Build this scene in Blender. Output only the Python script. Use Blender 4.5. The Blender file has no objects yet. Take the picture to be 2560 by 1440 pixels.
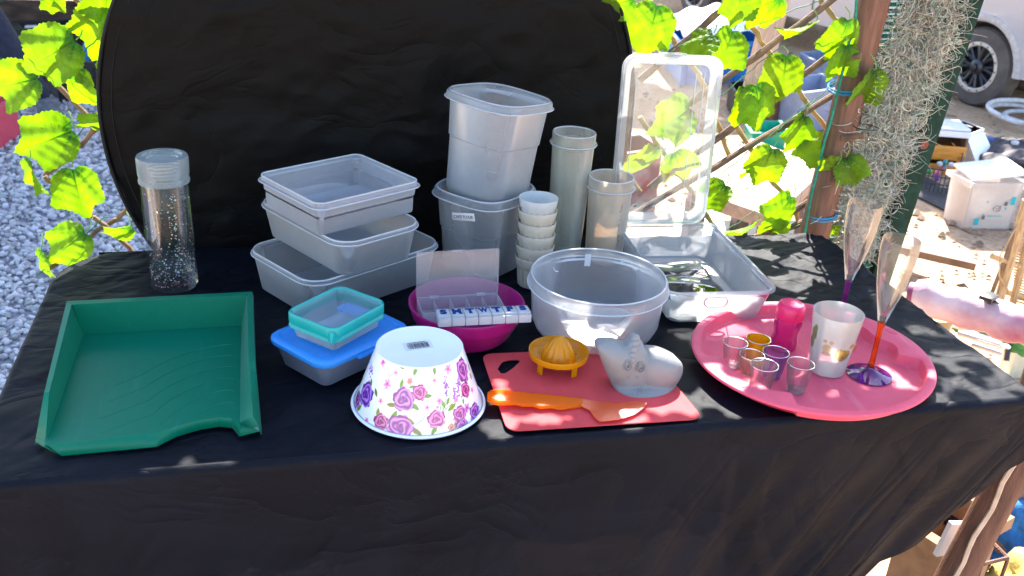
import bpy, bmesh, math, random
import numpy as np
from mathutils import Vector, Matrix

random.seed(7)
rng = np.random.default_rng(7)
S = bpy.context.scene
COL = S.collection
PI = math.pi
TZ = 0.84            # table top height
CH = TZ + 0.72       # camera height

# ------------------------------------------------------------------ camera
F = 2440.0
_n = np.array([-330., 5190., F]); _n /= np.linalg.norm(_n)
_y = np.array([-624., -1185., F]); _y -= _n * (_y @ _n); _y /= np.linalg.norm(_y)
_x = np.cross(_n, _y); _x /= np.linalg.norm(_x)
if _x[0] < 0: _x = -_x
R = np.array([_x, _y, -_n])
cam_d = bpy.data.cameras.new('camera'); cam = bpy.data.objects.new('camera', cam_d); COL.objects.link(cam)
M4 = Matrix.Identity(4)
for i in range(3):
    M4[i][0] = R[i, 0]; M4[i][1] = -R[i, 1]; M4[i][2] = -R[i, 2]
M4[2][3] = CH
cam.matrix_world = M4
cam_d.sensor_width = 36; cam_d.lens = 36 * F / 2560
cam_d.clip_start = 0.05; cam_d.clip_end = 200
cam_d.dof.use_dof = True; cam_d.dof.focus_distance = 1.6; cam_d.dof.aperture_fstop = 9
S.camera = cam

# ------------------------------------------------------------------ light
SUN_EL = math.radians(47); SUN_AZ = math.radians(22.6)
SD = Vector((math.sin(SUN_AZ) * math.cos(SUN_EL), math.cos(SUN_AZ) * math.cos(SUN_EL), math.sin(SUN_EL)))
W = bpy.data.worlds.new('World'); S.world = W; W.use_nodes = True
wn = W.node_tree.nodes; bg = wn['Background']
sky = wn.new('ShaderNodeTexSky'); sky.sky_type = 'NISHITA'; sky.sun_disc = False
sky.sun_elevation = SUN_EL; sky.sun_rotation = SUN_AZ
W.node_tree.links.new(sky.outputs[0], bg.inputs[0]); bg.inputs[1].default_value = 0.13
sl = bpy.data.lights.new('sun', 'SUN'); sl.energy = 4.9; sl.angle = math.radians(0.53); sl.color = (1, .95, .87)
so = bpy.data.objects.new('sun', sl); COL.objects.link(so)
so.rotation_euler = SD.to_track_quat('Z', 'Y').to_euler(); so.location = (3, 6, 8)
S.view_settings.view_transform = 'Standard'; S.view_settings.look = 'None'
S.view_settings.exposure = 2.38; S.view_settings.gamma = 1; S.view_settings.use_curve_mapping = False
S.cycles.transparent_max_bounces = 48; S.cycles.max_bounces = 12
S.cycles.transmission_bounces = 8

# ------------------------------------------------------------------ helpers
C0 = np.array([0., 0., CH])
def ray(px, py): return R @ np.array([px - 1280., py - 720., F])
def P(px, py, z):                       # point of the place at height z above the ground
    d = ray(px, py); return Vector(C0 + d * ((z - CH) / d[2]))
def PT(px, py, z=0.0): return P(px, py, TZ + z)
def PY(px, py, y):
    d = ray(px, py); return Vector(C0 + d * (y / d[1]))
def G(px, py): return P(px, py, 0.0)

def tag(o, label=None, cat=None, group=None, kind=None):
    if label: o['label'] = label
    if cat: o['category'] = cat
    if group: o['group'] = group
    if kind: o['kind'] = kind
    return o
def thing(name, label, cat, loc=(0, 0, 0), rot=(0, 0, 0), group=None):
    o = bpy.data.objects.new(name, None); COL.objects.link(o)
    o.empty_display_size = .05
    o.location = loc; o.rotation_euler = rot
    return tag(o, label, cat, group)
def mesh(vs, fs, smooth=True, angle=40):
    me = bpy.data.meshes.new('m'); me.from_pydata([tuple(v) for v in vs], [], fs)
    me.validate(); 
    if smooth:
        me.shade_smooth(); me.set_sharp_from_angle(angle=math.radians(angle))
    return me
def obj(name, me, mat, parent=None, loc=None, rot=None):
    me.name = name
    o = bpy.data.objects.new(name, me); COL.objects.link(o)
    if mat is not None and not me.materials: me.materials.append(mat)
    if parent: o.parent = parent
    if loc is not None: o.location = loc
    if rot is not None: o.rotation_euler = rot
    return o
class MB:
    def __init__(s): s.v = []; s.f = []
    def add(s, vs, fs, M=None):
        k = len(s.v)
        if M is not None: vs = [M @ Vector(v) for v in vs]
        s.v += [tuple(v) for v in vs]; s.f += [tuple(i + k for i in f) for f in fs]; return s
    def box(s, c, d, M=None, b=0.0):
        x, y, z = [q / 2 for q in d]
        if b <= 0:
            vs = [(c[0] + i * x, c[1] + j * y, c[2] + k * z) for i in (-1, 1) for j in (-1, 1) for k in (-1, 1)]
            fs = [(0, 1, 3, 2), (4, 6, 7, 5), (0, 4, 5, 1), (2, 3, 7, 6), (0, 2, 6, 4), (1, 5, 7, 3)]
            return s.add(vs, fs, M)
        bm = bmesh.new(); bmesh.ops.create_cube(bm, size=1)
        for v in bm.verts: v.co = Vector((c[0] + v.co.x * 2 * x, c[1] + v.co.y * 2 * y, c[2] + v.co.z * 2 * z))
        bmesh.ops.bevel(bm, geom=bm.edges[:], offset=b, segments=2, affect='EDGES', profile=.6)
        bm.verts.ensure_lookup_table(); bm.verts.index_update()
        s.add([v.co.copy() for v in bm.verts], [tuple(v.index for v in f.verts) for f in bm.faces], M); bm.free(); return s
    def loft(s, rings, caps=(True, True), M=None, closed=False):
        n = len(rings[0]); vs = [p for r in rings for p in r]; fs = []
        m = len(rings)
        for i in range(m if closed else m - 1):
            a = i * n; b = ((i + 1) % m) * n
            for j in range(n):
                k = (j + 1) % n; fs.append((a + j, a + k, b + k, b + j))
        if not closed:
            if caps[0]: fs.append(tuple(range(n - 1, -1, -1)))
            if caps[1]: fs.append(tuple((m - 1) * n + j for j in range(n)))
        return s.add(vs, fs, M)
    def tube(s, pts, r, n=8, M=None, caps=True):
        pts = [Vector(p) for p in pts]; m = len(pts)
        rr = r if isinstance(r, (list, tuple)) else [r] * m
        rings = []; up = None
        for i, p in enumerate(pts):
            t = (pts[min(i + 1, m - 1)] - pts[max(i - 1, 0)])
            if t.length < 1e-9: t = Vector((0, 0, 1))
            t.normalize()
            if up is None: up = t.orthogonal().normalized()
            up = (up - t * up.dot(t))
            if up.length < 1e-6: up = t.orthogonal()
            up.normalize(); q = t.cross(up)
            rings.append([p + (up * math.cos(2 * PI * k / n) + q * math.sin(2 * PI * k / n)) * rr[i] for k in range(n)])
        return s.loft(rings, (caps, caps), M)
    def prism(s, poly, z0, z1, M=None):
        n = len(poly)
        return s.loft([[Vector((p[0], p[1], z0)) for p in poly], [Vector((p[0], p[1], z1)) for p in poly]], (True, True), M)
    def obj(s, name, mat, parent=None, loc=None, rot=None, smooth=True, angle=40):
        return obj(name, mesh(s.v, s.f, smooth, angle), mat, parent, loc, rot)
def circ(r, z, n=64, ph=0.0): return [Vector((r * math.cos(2 * PI * k / n + ph), r * math.sin(2 * PI * k / n + ph), z)) for k in range(n)]
def rrect(hw, hd, r, z, nc=8):
    r = max(1e-4, min(r, hw - 1e-4, hd - 1e-4)); out = []
    for q, (sx, sy) in enumerate([(1, 1), (-1, 1), (-1, -1), (1, -1)]):
        for k in range(nc + 1):
            a = PI / 2 * q + PI / 2 * k / nc
            out.append(Vector((sx * (hw - r) + r * math.cos(a), sy * (hd - r) + r * math.sin(a), z)))
    return out
def sqr(hw, hd, z, e=3.2, n=72):
    out = []
    for k in range(n):
        a = 2 * PI * k / n; c, s_ = math.cos(a), math.sin(a)
        out.append(Vector((hw * math.copysign(abs(c) ** (2 / e), c), hd * math.copysign(abs(s_) ** (2 / e), s_), z)))
    return out
def colattr(me, cols):
    a = me.color_attributes.new('Col', 'FLOAT_COLOR', 'POINT')
    c = np.ones((len(me.vertices), 4), dtype=np.float32); c[:, :3] = cols
    a.data.foreach_set('color', c.ravel())
def lin(c):
    c = np.asarray(c, dtype=float) / 255.0
    return np.where(c <= .04045, c / 12.92, ((c + .055) / 1.055) ** 2.4)
def fnoise(x, y, seed=0, oct=4, f=1.0):    # cheap smooth noise from sums of rotated sines
    r = np.random.default_rng(seed); out = np.zeros_like(x, dtype=float); a = 1.0
    for o in range(oct):
        for k in range(4):
            th = r.uniform(0, 2 * PI); ph = r.uniform(0, 2 * PI, 2); g = f * r.uniform(.7, 1.4)
            u = x * math.cos(th) + y * math.sin(th); w = -x * math.sin(th) + y * math.cos(th)
            out += a * np.sin(u * g * 6.28 + ph[0] + 1.3 * np.sin(w * g * 3.1 + ph[1])) / 4
        a *= .5; f *= 2
    return out
def text_mesh(body, size, extrude=.0002, offset=0.0, align='CENTER'):
    cu = bpy.data.curves.new('txt', 'FONT'); cu.body = body; cu.size = size; cu.extrude = extrude; cu.offset = offset
    cu.align_x = align; cu.align_y = 'CENTER'; cu.resolution_u = 3
    o = bpy.data.objects.new('txt', cu); COL.objects.link(o)
    dg = bpy.context.evaluated_depsgraph_get(); me = bpy.data.meshes.new_from_object(o.evaluated_get(dg))
    bpy.data.objects.remove(o); bpy.data.curves.remove(cu); return me
def boolean(me, cutters, op='DIFFERENCE'):
    a = bpy.data.objects.new('ba', me); COL.objects.link(a); tmp = []
    for c in cutters:
        b = bpy.data.objects.new('bb', c); COL.objects.link(b); tmp.append(b)
        m = a.modifiers.new('b', 'BOOLEAN'); m.operation = op; m.object = b; m.solver = 'EXACT'
    dg = bpy.context.evaluated_depsgraph_get(); out = bpy.data.meshes.new_from_object(a.evaluated_get(dg))
    for b in tmp: bpy.data.objects.remove(b)
    bpy.data.objects.remove(a); out.shade_smooth(); out.set_sharp_from_angle(angle=math.radians(35)); return out

# ------------------------------------------------------------------ materials
def newmat(name):
    m = bpy.data.materials.new(name); m.use_nodes = True; nt = m.node_tree; nt.nodes.clear()
    out = nt.nodes.new('ShaderNodeOutputMaterial'); return m, nt, nt.nodes, nt.links, out
def ramp_noise(nt, scale, c1, c2, lo=.35, hi=.65, detail=6, coord='Object', stretch=(1, 1, 1)):
    N = nt.nodes; L = nt.links
    tc = N.new('ShaderNodeTexCoord'); mp = N.new('ShaderNodeMapping'); mp.inputs['Scale'].default_value = stretch
    nz = N.new('ShaderNodeTexNoise'); nz.inputs['Scale'].default_value = scale; nz.inputs['Detail'].default_value = detail
    rp = N.new('ShaderNodeValToRGB'); rp.color_ramp.elements[0].position = lo; rp.color_ramp.elements[1].position = hi
    rp.color_ramp.elements[0].color = (*c1, 1); rp.color_ramp.elements[1].color = (*c2, 1)
    L.new(tc.outputs[coord], mp.inputs[0]); L.new(mp.outputs[0], nz.inputs['Vector']); L.new(nz.outputs['Fac'], rp.inputs[0])
    return rp.outputs[0], nz.outputs['Fac'], mp.outputs[0]
def solid(name, c, rough=.5, var=.15, scale=30, bump=0.0, bscale=200, metal=0, spec=.5, trans=0.0, coat=0, stretch=(1, 1, 1), c2=None):
    m, nt, N, L, out = newmat(name)
    p = N.new('ShaderNodeBsdfPrincipled')
    ca = tuple(x * (1 - var) for x in c); cb = c2 if c2 else tuple(min(1, x * (1 + var)) for x in c)
    col, fac, vec = ramp_noise(nt, scale, ca, cb, stretch=stretch); L.new(col, p.inputs['Base Color'])
    p.inputs['Roughness'].default_value = rough; p.inputs['Metallic'].default_value = metal
    p.inputs['Specular IOR Level'].default_value = spec; p.inputs['Coat Weight'].default_value = coat
    if bump:
        nz = N.new('ShaderNodeTexNoise'); nz.inputs['Scale'].default_value = bscale; nz.inputs['Detail'].default_value = 5
        L.new(vec, nz.inputs['Vector'])
        b = N.new('ShaderNodeBump'); b.inputs['Strength'].default_value = 1; b.inputs['Distance'].default_value = bump
        L.new(nz.outputs['Fac'], b.inputs['Height']); L.new(b.outputs[0], p.inputs['Normal'])
    sh = p.outputs[0]
    if trans:
        t = N.new('ShaderNodeBsdfTranslucent'); L.new(col, t.inputs[0]); mx = N.new('ShaderNodeMixShader')
        mx.inputs[0].default_value = trans; L.new(sh, mx.inputs[1]); L.new(t.outputs[0], mx.inputs[2]); sh = mx.outputs[0]
    L.new(sh, out.inputs[0]); return m
def frosted(name, c, see=.5, trl=.5, rough=.28, gloss=1.0, bump=.0003, stain=None, attr=False):
    """milky plastic: part of the light goes straight through, the rest is scattered forward and back"""
    m, nt, N, L, out = newmat(name)
    col, fac, vec = ramp_noise(nt, 60, tuple(x * .93 for x in c), c, .3, .7)
    if stain:
        nz = N.new('ShaderNodeTexNoise'); nz.inputs['Scale'].default_value = stain[2] if len(stain) > 2 else 14; nz.inputs['Detail'].default_value = 8
        mp = N.new('ShaderNodeMapping'); mp.inputs['Scale'].default_value = (1, 1, .35) if len(stain) < 3 else (1, .12, 1)
        mp.inputs['Rotation'].default_value = (0, 0, 0 if len(stain) < 3 else .7)
        tc = N.new('ShaderNodeTexCoord'); L.new(tc.outputs['Object'], mp.inputs[0]); L.new(mp.outputs[0], nz.inputs['Vector'])
        rp = N.new('ShaderNodeValToRGB'); rp.color_ramp.elements[0].position = stain[1]; rp.color_ramp.elements[1].position = stain[1] + .12
        mx = N.new('ShaderNodeMixRGB'); mx.inputs[2].default_value = (*stain[0], 1)
        L.new(nz.outputs['Fac'], rp.inputs[0]); L.new(rp.outputs[0], mx.inputs[0]); L.new(col, mx.inputs[1]); col = mx.outputs[0]
    if attr:
        at = N.new('ShaderNodeAttribute'); at.attribute_name = 'Col'
        mx = N.new('ShaderNodeMixRGB'); mx.blend_type = 'MULTIPLY'; mx.inputs[0].default_value = 1
        L.new(col, mx.inputs[1]); L.new(at.outputs['Color'], mx.inputs[2]); col = mx.outputs[0]
    d = N.new('ShaderNodeBsdfDiffuse'); t = N.new('ShaderNodeBsdfTranslucent'); tr = N.new('ShaderNodeBsdfTransparent')
    g = N.new('ShaderNodeBsdfGlossy'); g.inputs['Roughness'].default_value = rough
    L.new(col, d.inputs[0]); L.new(col, t.inputs[0])
    tr.inputs[0].default_value = tuple(.35 * x + .65 for x in c) + (1,)
    a = N.new('ShaderNodeMixShader'); a.inputs[0].default_value = trl; L.new(d.outputs[0], a.inputs[1]); L.new(t.outputs[0], a.inputs[2])
    b = N.new('ShaderNodeMixShader'); L.new(a.outputs[0], b.inputs[1]); L.new(tr.outputs[0], b.inputs[2])
    # grazing view goes through more plastic: less see-through
    lw = N.new('ShaderNodeLayerWeight'); lw.inputs[0].default_value = .35
    mr = N.new('ShaderNodeMapRange'); mr.inputs[1].default_value = 0; mr.inputs[2].default_value = 1
    mr.inputs[3].default_value = see; mr.inputs[4].default_value = see * .35
    L.new(lw.outputs['Facing'], mr.inputs[0]); L.new(mr.outputs[0], b.inputs[0])
    fr = N.new('ShaderNodeFresnel'); fr.inputs[0].default_value = 1.45
    mu = N.new('ShaderNodeMath'); mu.operation = 'MULTIPLY'; mu.inputs[1].default_value = gloss; L.new(fr.outputs[0], mu.inputs[0])
    e = N.new('ShaderNodeMixShader'); L.new(mu.outputs[0], e.inputs[0]); L.new(b.outputs[0], e.inputs[1]); L.new(g.outputs[0], e.inputs[2])
    if bump:
        nz = N.new('ShaderNodeTexNoise'); nz.inputs['Scale'].default_value = 900; L.new(vec, nz.inputs['Vector'])
        bp = N.new('ShaderNodeBump'); bp.inputs['Distance'].default_value = bump; bp.inputs['Strength'].default_value = .6
        L.new(nz.outputs['Fac'], bp.inputs['Height'])
        for q in (g, d): L.new(bp.outputs[0], q.inputs['Normal'])
    L.new(e.outputs[0], out.inputs[0]); return m
def clear(name, tint=(.95, .96, .95), rough=.04, edge=.88, gloss=1.3, dirt=0.0):
    m, nt, N, L, out = newmat(name)
    tr = N.new('ShaderNodeBsdfTransparent'); g = N.new('ShaderNodeBsdfGlossy'); g.inputs['Roughness'].default_value = rough
    lw = N.new('ShaderNodeLayerWeight'); lw.inputs[0].default_value = .3
    mc = N.new('ShaderNodeMixRGB'); mc.inputs[1].default_value = (*tint, 1); mc.inputs[2].default_value = (*[x ** 3 * edge for x in tint], 1)
    pw = N.new('ShaderNodeMath'); pw.operation = 'POWER'; pw.inputs[1].default_value = 2.2
    L.new(lw.outputs['Facing'], pw.inputs[0]); L.new(pw.outputs[0], mc.inputs[0]); L.new(mc.outputs[0], tr.inputs[0])
    fr = N.new('ShaderNodeFresnel'); fr.inputs[0].default_value = 1.5
    mu = N.new('ShaderNodeMath'); mu.operation = 'MULTIPLY'; mu.inputs[1].default_value = gloss; mu.use_clamp = True
    L.new(fr.outputs[0], mu.inputs[0])
    e = N.new('ShaderNodeMixShader'); L.new(mu.outputs[0], e.inputs[0]); L.new(tr.outputs[0], e.inputs[1]); L.new(g.outputs[0], e.inputs[2])
    sh = e.outputs[0]
    if dirt:
        t = N.new('ShaderNodeBsdfTranslucent'); t.inputs[0].default_value = (*tint, 1); d = N.new('ShaderNodeBsdfDiffuse'); d.inputs[0].default_value = (*tint, 1)
        a = N.new('ShaderNodeMixShader'); a.inputs[0].default_value = .5; L.new(t.outputs[0], a.inputs[1]); L.new(d.outputs[0], a.inputs[2])
        k, fac, vec = ramp_noise(nt, 25, (dirt * .5,) * 3, (min(1, dirt * 1.6),) * 3, .35, .7)
        b = N.new('ShaderNodeMixShader'); L.new(k, b.inputs[0]); L.new(sh, b.inputs[1]); L.new(a.outputs[0], b.inputs[2]); sh = b.outputs[0]
    L.new(sh, out.inputs[0]); return m
def attrmat(name, rough=.25, trans=0.0, spec=.5, coat=0, bump=0, bscale=300):
    m, nt, N, L, out = newmat(name)
    at = N.new('ShaderNodeAttribute'); at.attribute_name = 'Col'
    p = N.new('ShaderNodeBsdfPrincipled'); L.new(at.outputs['Color'], p.inputs['Base Color'])
    p.inputs['Roughness'].default_value = rough; p.inputs['Specular IOR Level'].default_value = spec; p.inputs['Coat Weight'].default_value = coat
    sh = p.outputs[0]
    if bump:
        nz = N.new('ShaderNodeTexNoise'); nz.inputs['Scale'].default_value = bscale
        b = N.new('ShaderNodeBump'); b.inputs['Distance'].default_value = bump; L.new(nz.outputs['Fac'], b.inputs['Height']); L.new(b.outputs[0], p.inputs['Normal'])
    if trans:
        t = N.new('ShaderNodeBsdfTranslucent'); L.new(at.outputs['Color'], t.inputs[0]); mx = N.new('ShaderNodeMixShader'); mx.inputs[0].default_value = trans
        L.new(sh, mx.inputs[1]); L.new(t.outputs[0], mx.inputs[2]); sh = mx.outputs[0]
    L.new(sh, out.inputs[0]); return m

def cloth_mat(name, c, warm, bump=.0006, trans=.25, wr=1.0, weave=0.0):
    m, nt, N, L, out = newmat(name)
    p = N.new('ShaderNodeBsdfPrincipled'); p.inputs['Roughness'].default_value = .58; p.inputs['Specular IOR Level'].default_value = .13
    col, fac, vec = ramp_noise(nt, 9, tuple(x * .75 for x in c), tuple(x * 1.3 for x in c), .3, .7)
    vo = N.new('ShaderNodeTexVoronoi'); vo.inputs['Scale'].default_value = 55; L.new(vec, vo.inputs['Vector'])   # lint specks
    lt = N.new('ShaderNodeMath'); lt.operation = 'LESS_THAN'; lt.inputs[1].default_value = .028; L.new(vo.outputs['Distance'], lt.inputs[0])
    mx = N.new('ShaderNodeMixRGB'); mx.inputs[2].default_value = (.08, .08, .085, 1); L.new(lt.outputs[0], mx.inputs[0]); L.new(col, mx.inputs[1])
    L.new(mx.outputs[0], p.inputs['Base Color'])
    p.inputs['Sheen Weight'].default_value = .0; p.inputs['Sheen Roughness'].default_value = .4
    n1 = N.new('ShaderNodeTexNoise'); n1.inputs['Scale'].default_value = 1100; L.new(vec, n1.inputs['Vector'])
    mp = N.new('ShaderNodeMapping'); mp.inputs['Scale'].default_value = (1, 1.7, 1.5); mp.inputs['Rotation'].default_value = (0, .6, .6); L.new(vec, mp.inputs[0])
    n2 = N.new('ShaderNodeTexNoise'); n2.inputs['Scale'].default_value = 6; n2.inputs['Detail'].default_value = 5; n2.inputs['Roughness'].default_value = .45; n2.inputs['Distortion'].default_value = .6
    L.new(mp.outputs[0], n2.inputs['Vector'])
    b1 = N.new('ShaderNodeBump'); b1.inputs['Distance'].default_value = .0004; b1.inputs['Strength'].default_value = .7; L.new(n1.outputs['Fac'], b1.inputs['Height'])
    b2 = N.new('ShaderNodeBump'); b2.inputs['Distance'].default_value = .012 * wr; b2.inputs['Strength'].default_value = .6
    sb = N.new('ShaderNodeMath'); sb.operation = 'SUBTRACT'; sb.inputs[1].default_value = .5; L.new(n2.outputs['Fac'], sb.inputs[0])
    ab = N.new('ShaderNodeMath'); ab.operation = 'ABSOLUTE'; L.new(sb.outputs[0], ab.inputs[0])
    pw = N.new('ShaderNodeMath'); pw.operation = 'POWER'; pw.inputs[1].default_value = .6; L.new(ab.outputs[0], pw.inputs[0])
    L.new(pw.outputs[0], b2.inputs['Height']); L.new(b1.outputs[0], b2.inputs['Normal']); L.new(b2.outputs[0], p.inputs['Normal'])
    t = N.new('ShaderNodeBsdfTranslucent'); t.inputs[0].default_value = (*warm, 1)
    a = N.new('ShaderNodeMixShader'); a.inputs[0].default_value = trans; L.new(p.outputs[0], a.inputs[1]); L.new(t.outputs[0], a.inputs[2])
    sh = a.outputs[0]
    if weave:      # thin open weave: a little of what is behind shows through
        tr = N.new('ShaderNodeBsdfTransparent'); w = N.new('ShaderNodeMixShader'); w.inputs[0].default_value = weave
        L.new(sh, w.inputs[1]); L.new(tr.outputs[0], w.inputs[2]); sh = w.outputs[0]
    L.new(sh, out.inputs[0]); return m

CLOTH = cloth_mat('black cotton', (.0032, .0044, .0092), (.05, .034, .024), trans=.06, weave=.05)
DISC = cloth_mat('black nylon', (.0016, .0013, .0011), (.001, .001, .001), trans=.04, wr=.7)
PP = frosted('milky plastic', (.93, .94, .99), see=.79, trl=.5)
PP2 = frosted('milky grey plastic', (.92, .94, .96), see=.865, trl=.5)
PPT = frosted('milky tub plastic', (.84, .89, .94), see=.80, trl=.55)
PPL = frosted('milky lower tub plastic', (.82, .84, .87), see=.90, trl=.5, stain=((.55, .42, .33), .66))
RIMP = frosted('milky rim', (.97, .98, 1.0), see=.25, trl=.5, rough=.2, bump=0)  # thick rim plastic, paler than the walls to paint in bright rim highlights
PPY = frosted('yellowed plastic', (.88, .90, .82), see=.80, trl=.55)
PPS = frosted('stained plastic', (1.0, .90, .76), see=.68, trl=.55, stain=((.50, .30, .12), .67))
PPR = frosted('white translucent plastic', (.90, .90, .94), see=.87, trl=.55)
PPB = frosted('clear white box plastic', (.95, .97, .99), see=.78, trl=.55, rough=.15)
CUPM = frosted('white cup plastic', (.99, .89, .74), see=.12, trl=.55)
CUPW = frosted('clean white cup plastic', (.93, .93, .90), see=.15, trl=.55)
PILL = frosted('pill box plastic', (.88, .90, .93), see=.3, trl=.5, rough=.15)
CLR = clear('clear plastic', (.995, .998, .998), gloss=.40, rough=.06, dirt=.004)
LIDM = clear('clear lid plastic', (.93, .96, .96), rough=.03, gloss=1.6, dirt=.06)
FLUTE = clear('clear flute', (.992, .98, .975), edge=.97, gloss=.75, dirt=.02)
CUPC = clear('clear shot cup', (.99, .97, .98), edge=.97, gloss=.7, rough=.08, dirt=.02)
GREEN = frosted('green tray plastic', (.0, .25, .14), see=.06, trl=.45, rough=.36, gloss=.55, stain=((.01, .26, .17), .60, 90))
TEAL = solid('teal rubber', (.0, .30, .27), .35, .05)
BLUE = solid('blue lid plastic', (.02, .22, .62), .4, .12, scale=400, bump=.0003, bscale=900)
BLUEBOX = frosted('bluish clear box', (.55, .60, .78), see=.82, trl=.4)
SMALLBOX = frosted('small clear box', (.80, .92, .97), see=.84, trl=.5)
MAG = frosted('magenta plastic', (.58, .015, .24), see=.05, trl=.45, rough=.3)
PINK = frosted('pink tray plastic', (.88, .135, .21), see=.0, trl=.28, rough=.42, gloss=.4, stain=((.86, .20, .26), .60, 80))
REDB = solid('red cutting board', (.68, .080, .085), .62, .10, scale=18, bump=.0006, bscale=160, trans=.15, stretch=(1, .25, 1), spec=.08)
YEL = frosted('yellow orange plastic', (.95, .40, .0), see=.0, trl=.5, rough=.25)
ORG = frosted('orange plastic', (1.0, .27, .0), see=.15, trl=.62, rough=.25, gloss=.3)
ORGB = frosted('orange blade', (.90, .11, .0), see=.06, trl=.45, rough=.3, gloss=.2)
GREY = solid('grey silicone', (.215, .21, .205), .55, .08, scale=25, bump=.0004, bscale=500, spec=.4)
SMUDGE = solid('dark smudge', (.10, .10, .10), .8)
PURP = clear('purple acrylic', (.50, .10, .60), dirt=.12)
ORGS = clear('orange acrylic', (1.0, .28, .03), dirt=.12)
PKB = frosted('pink bottle plastic', (.98, .05, .36), see=.55, trl=.5, rough=.08, bump=0)
PKC = solid('pink cap', (.80, .02, .13), .35, .05, trans=.15)
TUMB = frosted('tumbler plastic', (.95, .93, .88), see=.42, trl=.55, rough=.2)
WHITEP = solid('white melamine', (.80, .81, .86), .16, .02, coat=.3)
BLACK = solid('black plastic', (.012, .012, .014), .4)
DKMETAL = solid('dark metal', (.05, .05, .055), .35, metal=.6)
ALU = solid('aluminium', (.65, .65, .66), .3, .08, metal=.85)
TYRE = solid('tyre rubber', (.10, .080, .070), .85, .25, scale=8, bump=.002, bscale=60)
RIMB = solid('bead ring', (.55, .46, .38), .5, .1)
TRUCK = solid('white car paint', (.42, .385, .385), .25, .05, scale=3, coat=.6)
DIRT = None

# ================================================================== SETTING
def dirt_mat():
    m, nt, N, L, out = newmat('dirt')
    p = N.new('ShaderNodeBsdfPrincipled'); p.inputs['Roughness'].default_value = .95; p.inputs['Specular IOR Level'].default_value = .1
    c, f1, v = ramp_noise(nt, 1.3, (.42, .26, .155), (.56, .38, .245), .3, .7, 10)
    c2, f2, v2 = ramp_noise(nt, 35, (.72, .72, .72), (1, 1, 1), .4, .6, 8)
    mx = N.new('ShaderNodeMixRGB'); mx.blend_type = 'MULTIPLY'; mx.inputs[0].default_value = 1; L.new(c, mx.inputs[1]); L.new(c2, mx.inputs[2])
    L.new(mx.outputs[0], p.inputs['Base Color'])
    b = N.new('ShaderNodeBump'); b.inputs['Distance'].default_value = .02; b.inputs['Strength'].default_value = .6; L.new(f2, b.inputs['Height']); L.new(b.outputs[0], p.inputs['Normal'])
    L.new(p.outputs[0], out.inputs[0]); return m
DIRT = dirt_mat()
nx = 160; ny = 160
xs = np.linspace(-60, 60, nx) ; xs = np.sign(xs) * np.abs(xs / 60) ** 2.2 * 60; ys = np.linspace(-1, 1, ny); ys = np.sign(ys) * np.abs(ys) ** 2.2 * 90 + 3
XX, YY = np.meshgrid(xs, ys); ZZ = fnoise(XX, YY, 3, 3, .35) * .012
ZZ[(XX < .4) & (YY > 1.5) & (YY < 6)] = -.004
me = mesh(np.stack([XX.ravel(), YY.ravel(), ZZ.ravel()], 1), [(j * nx + i, j * nx + i + 1, (j + 1) * nx + i + 1, (j + 1) * nx + i) for j in range(ny - 1) for i in range(nx - 1)])
tag(obj('ground', me, DIRT), kind='structure')

# gravel bed on the left: a base sheet and loose stones
GRB = solid('gravel base', (.22, .225, .26), .95, .3, scale=60, bump=.01, bscale=90)
gv = [(-4.5, .8), (.45, .8), (.55, 2.6), (.6, 6.1), (-4.5, 6.4)]
m_ = MB().prism(gv, .004, .012); tag(m_.obj('gravel_bed', GRB), kind='structure')
# stones
bm = bmesh.new(); bmesh.ops.create_icosphere(bm, subdivisions=1, radius=1); sv = np.array([v.co[:] for v in bm.verts]); sf = np.array([[v.index for v in f.verts] for f in bm.faces]); bm.free()
NS = 30000
u = rng.random(NS)
py_ = 1.3 + 4.9 * u ** 1.25
px_ = -.62 * py_ + rng.random(NS) * (.62 * py_ + .35 - 0.02 * py_) * .92 - .1
px_ = np.clip(px_, -4.3, .42)
sz = rng.uniform(.006, .0125, NS) * (1 + .16 * (py_ - 1.3))
allv = []; allf = []
for i in range(NS):
    q = rng.normal(size=4); q /= np.linalg.norm(q); a, b, c, d = q
    Rm = np.array([[1 - 2 * (c * c + d * d), 2 * (b * c - a * d), 2 * (b * d + a * c)], [2 * (b * c + a * d), 1 - 2 * (b * b + d * d), 2 * (c * d - a * b)], [2 * (b * d - a * c), 2 * (c * d + a * b), 1 - 2 * (b * b + c * c)]])
    sc = sz[i] * np.array([1.25, .95, .65]); vv = (sv * rng.uniform(.8, 1.15, (len(sv), 1)) * sc) @ Rm.T
    vv[:, 2] *= .8; vv += [px_[i], py_[i], .012 + sz[i] * .35]
    allv.append(vv); allf.append(sf + i * len(sv))
V_ = np.concatenate(allv); F_ = np.concatenate(allf)
me = bpy.data.meshes.new('gravel'); me.vertices.add(len(V_)); me.vertices.foreach_set('co', V_.astype(np.float32).ravel())
me.loops.add(F_.size); me.loops.foreach_set('vertex_index', F_.astype(np.int32).ravel()); me.polygons.add(len(F_)); me.polygons.foreach_set('loop_start', np.arange(0, F_.size, 3, dtype=np.int32)); me.update()
sc_ = np.repeat(rng.uniform(.5, 1.1, (NS, 1)) * np.array([[.56, .55, .57]]) + rng.normal(0, .01, (NS, 3)), len(sv), 0); colattr(me, sc_)
STN = attrmat('gravel stone', .85, bump=.001, bscale=200, spec=.3)
tag(obj('gravel', me, STN), kind='stuff')

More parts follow.
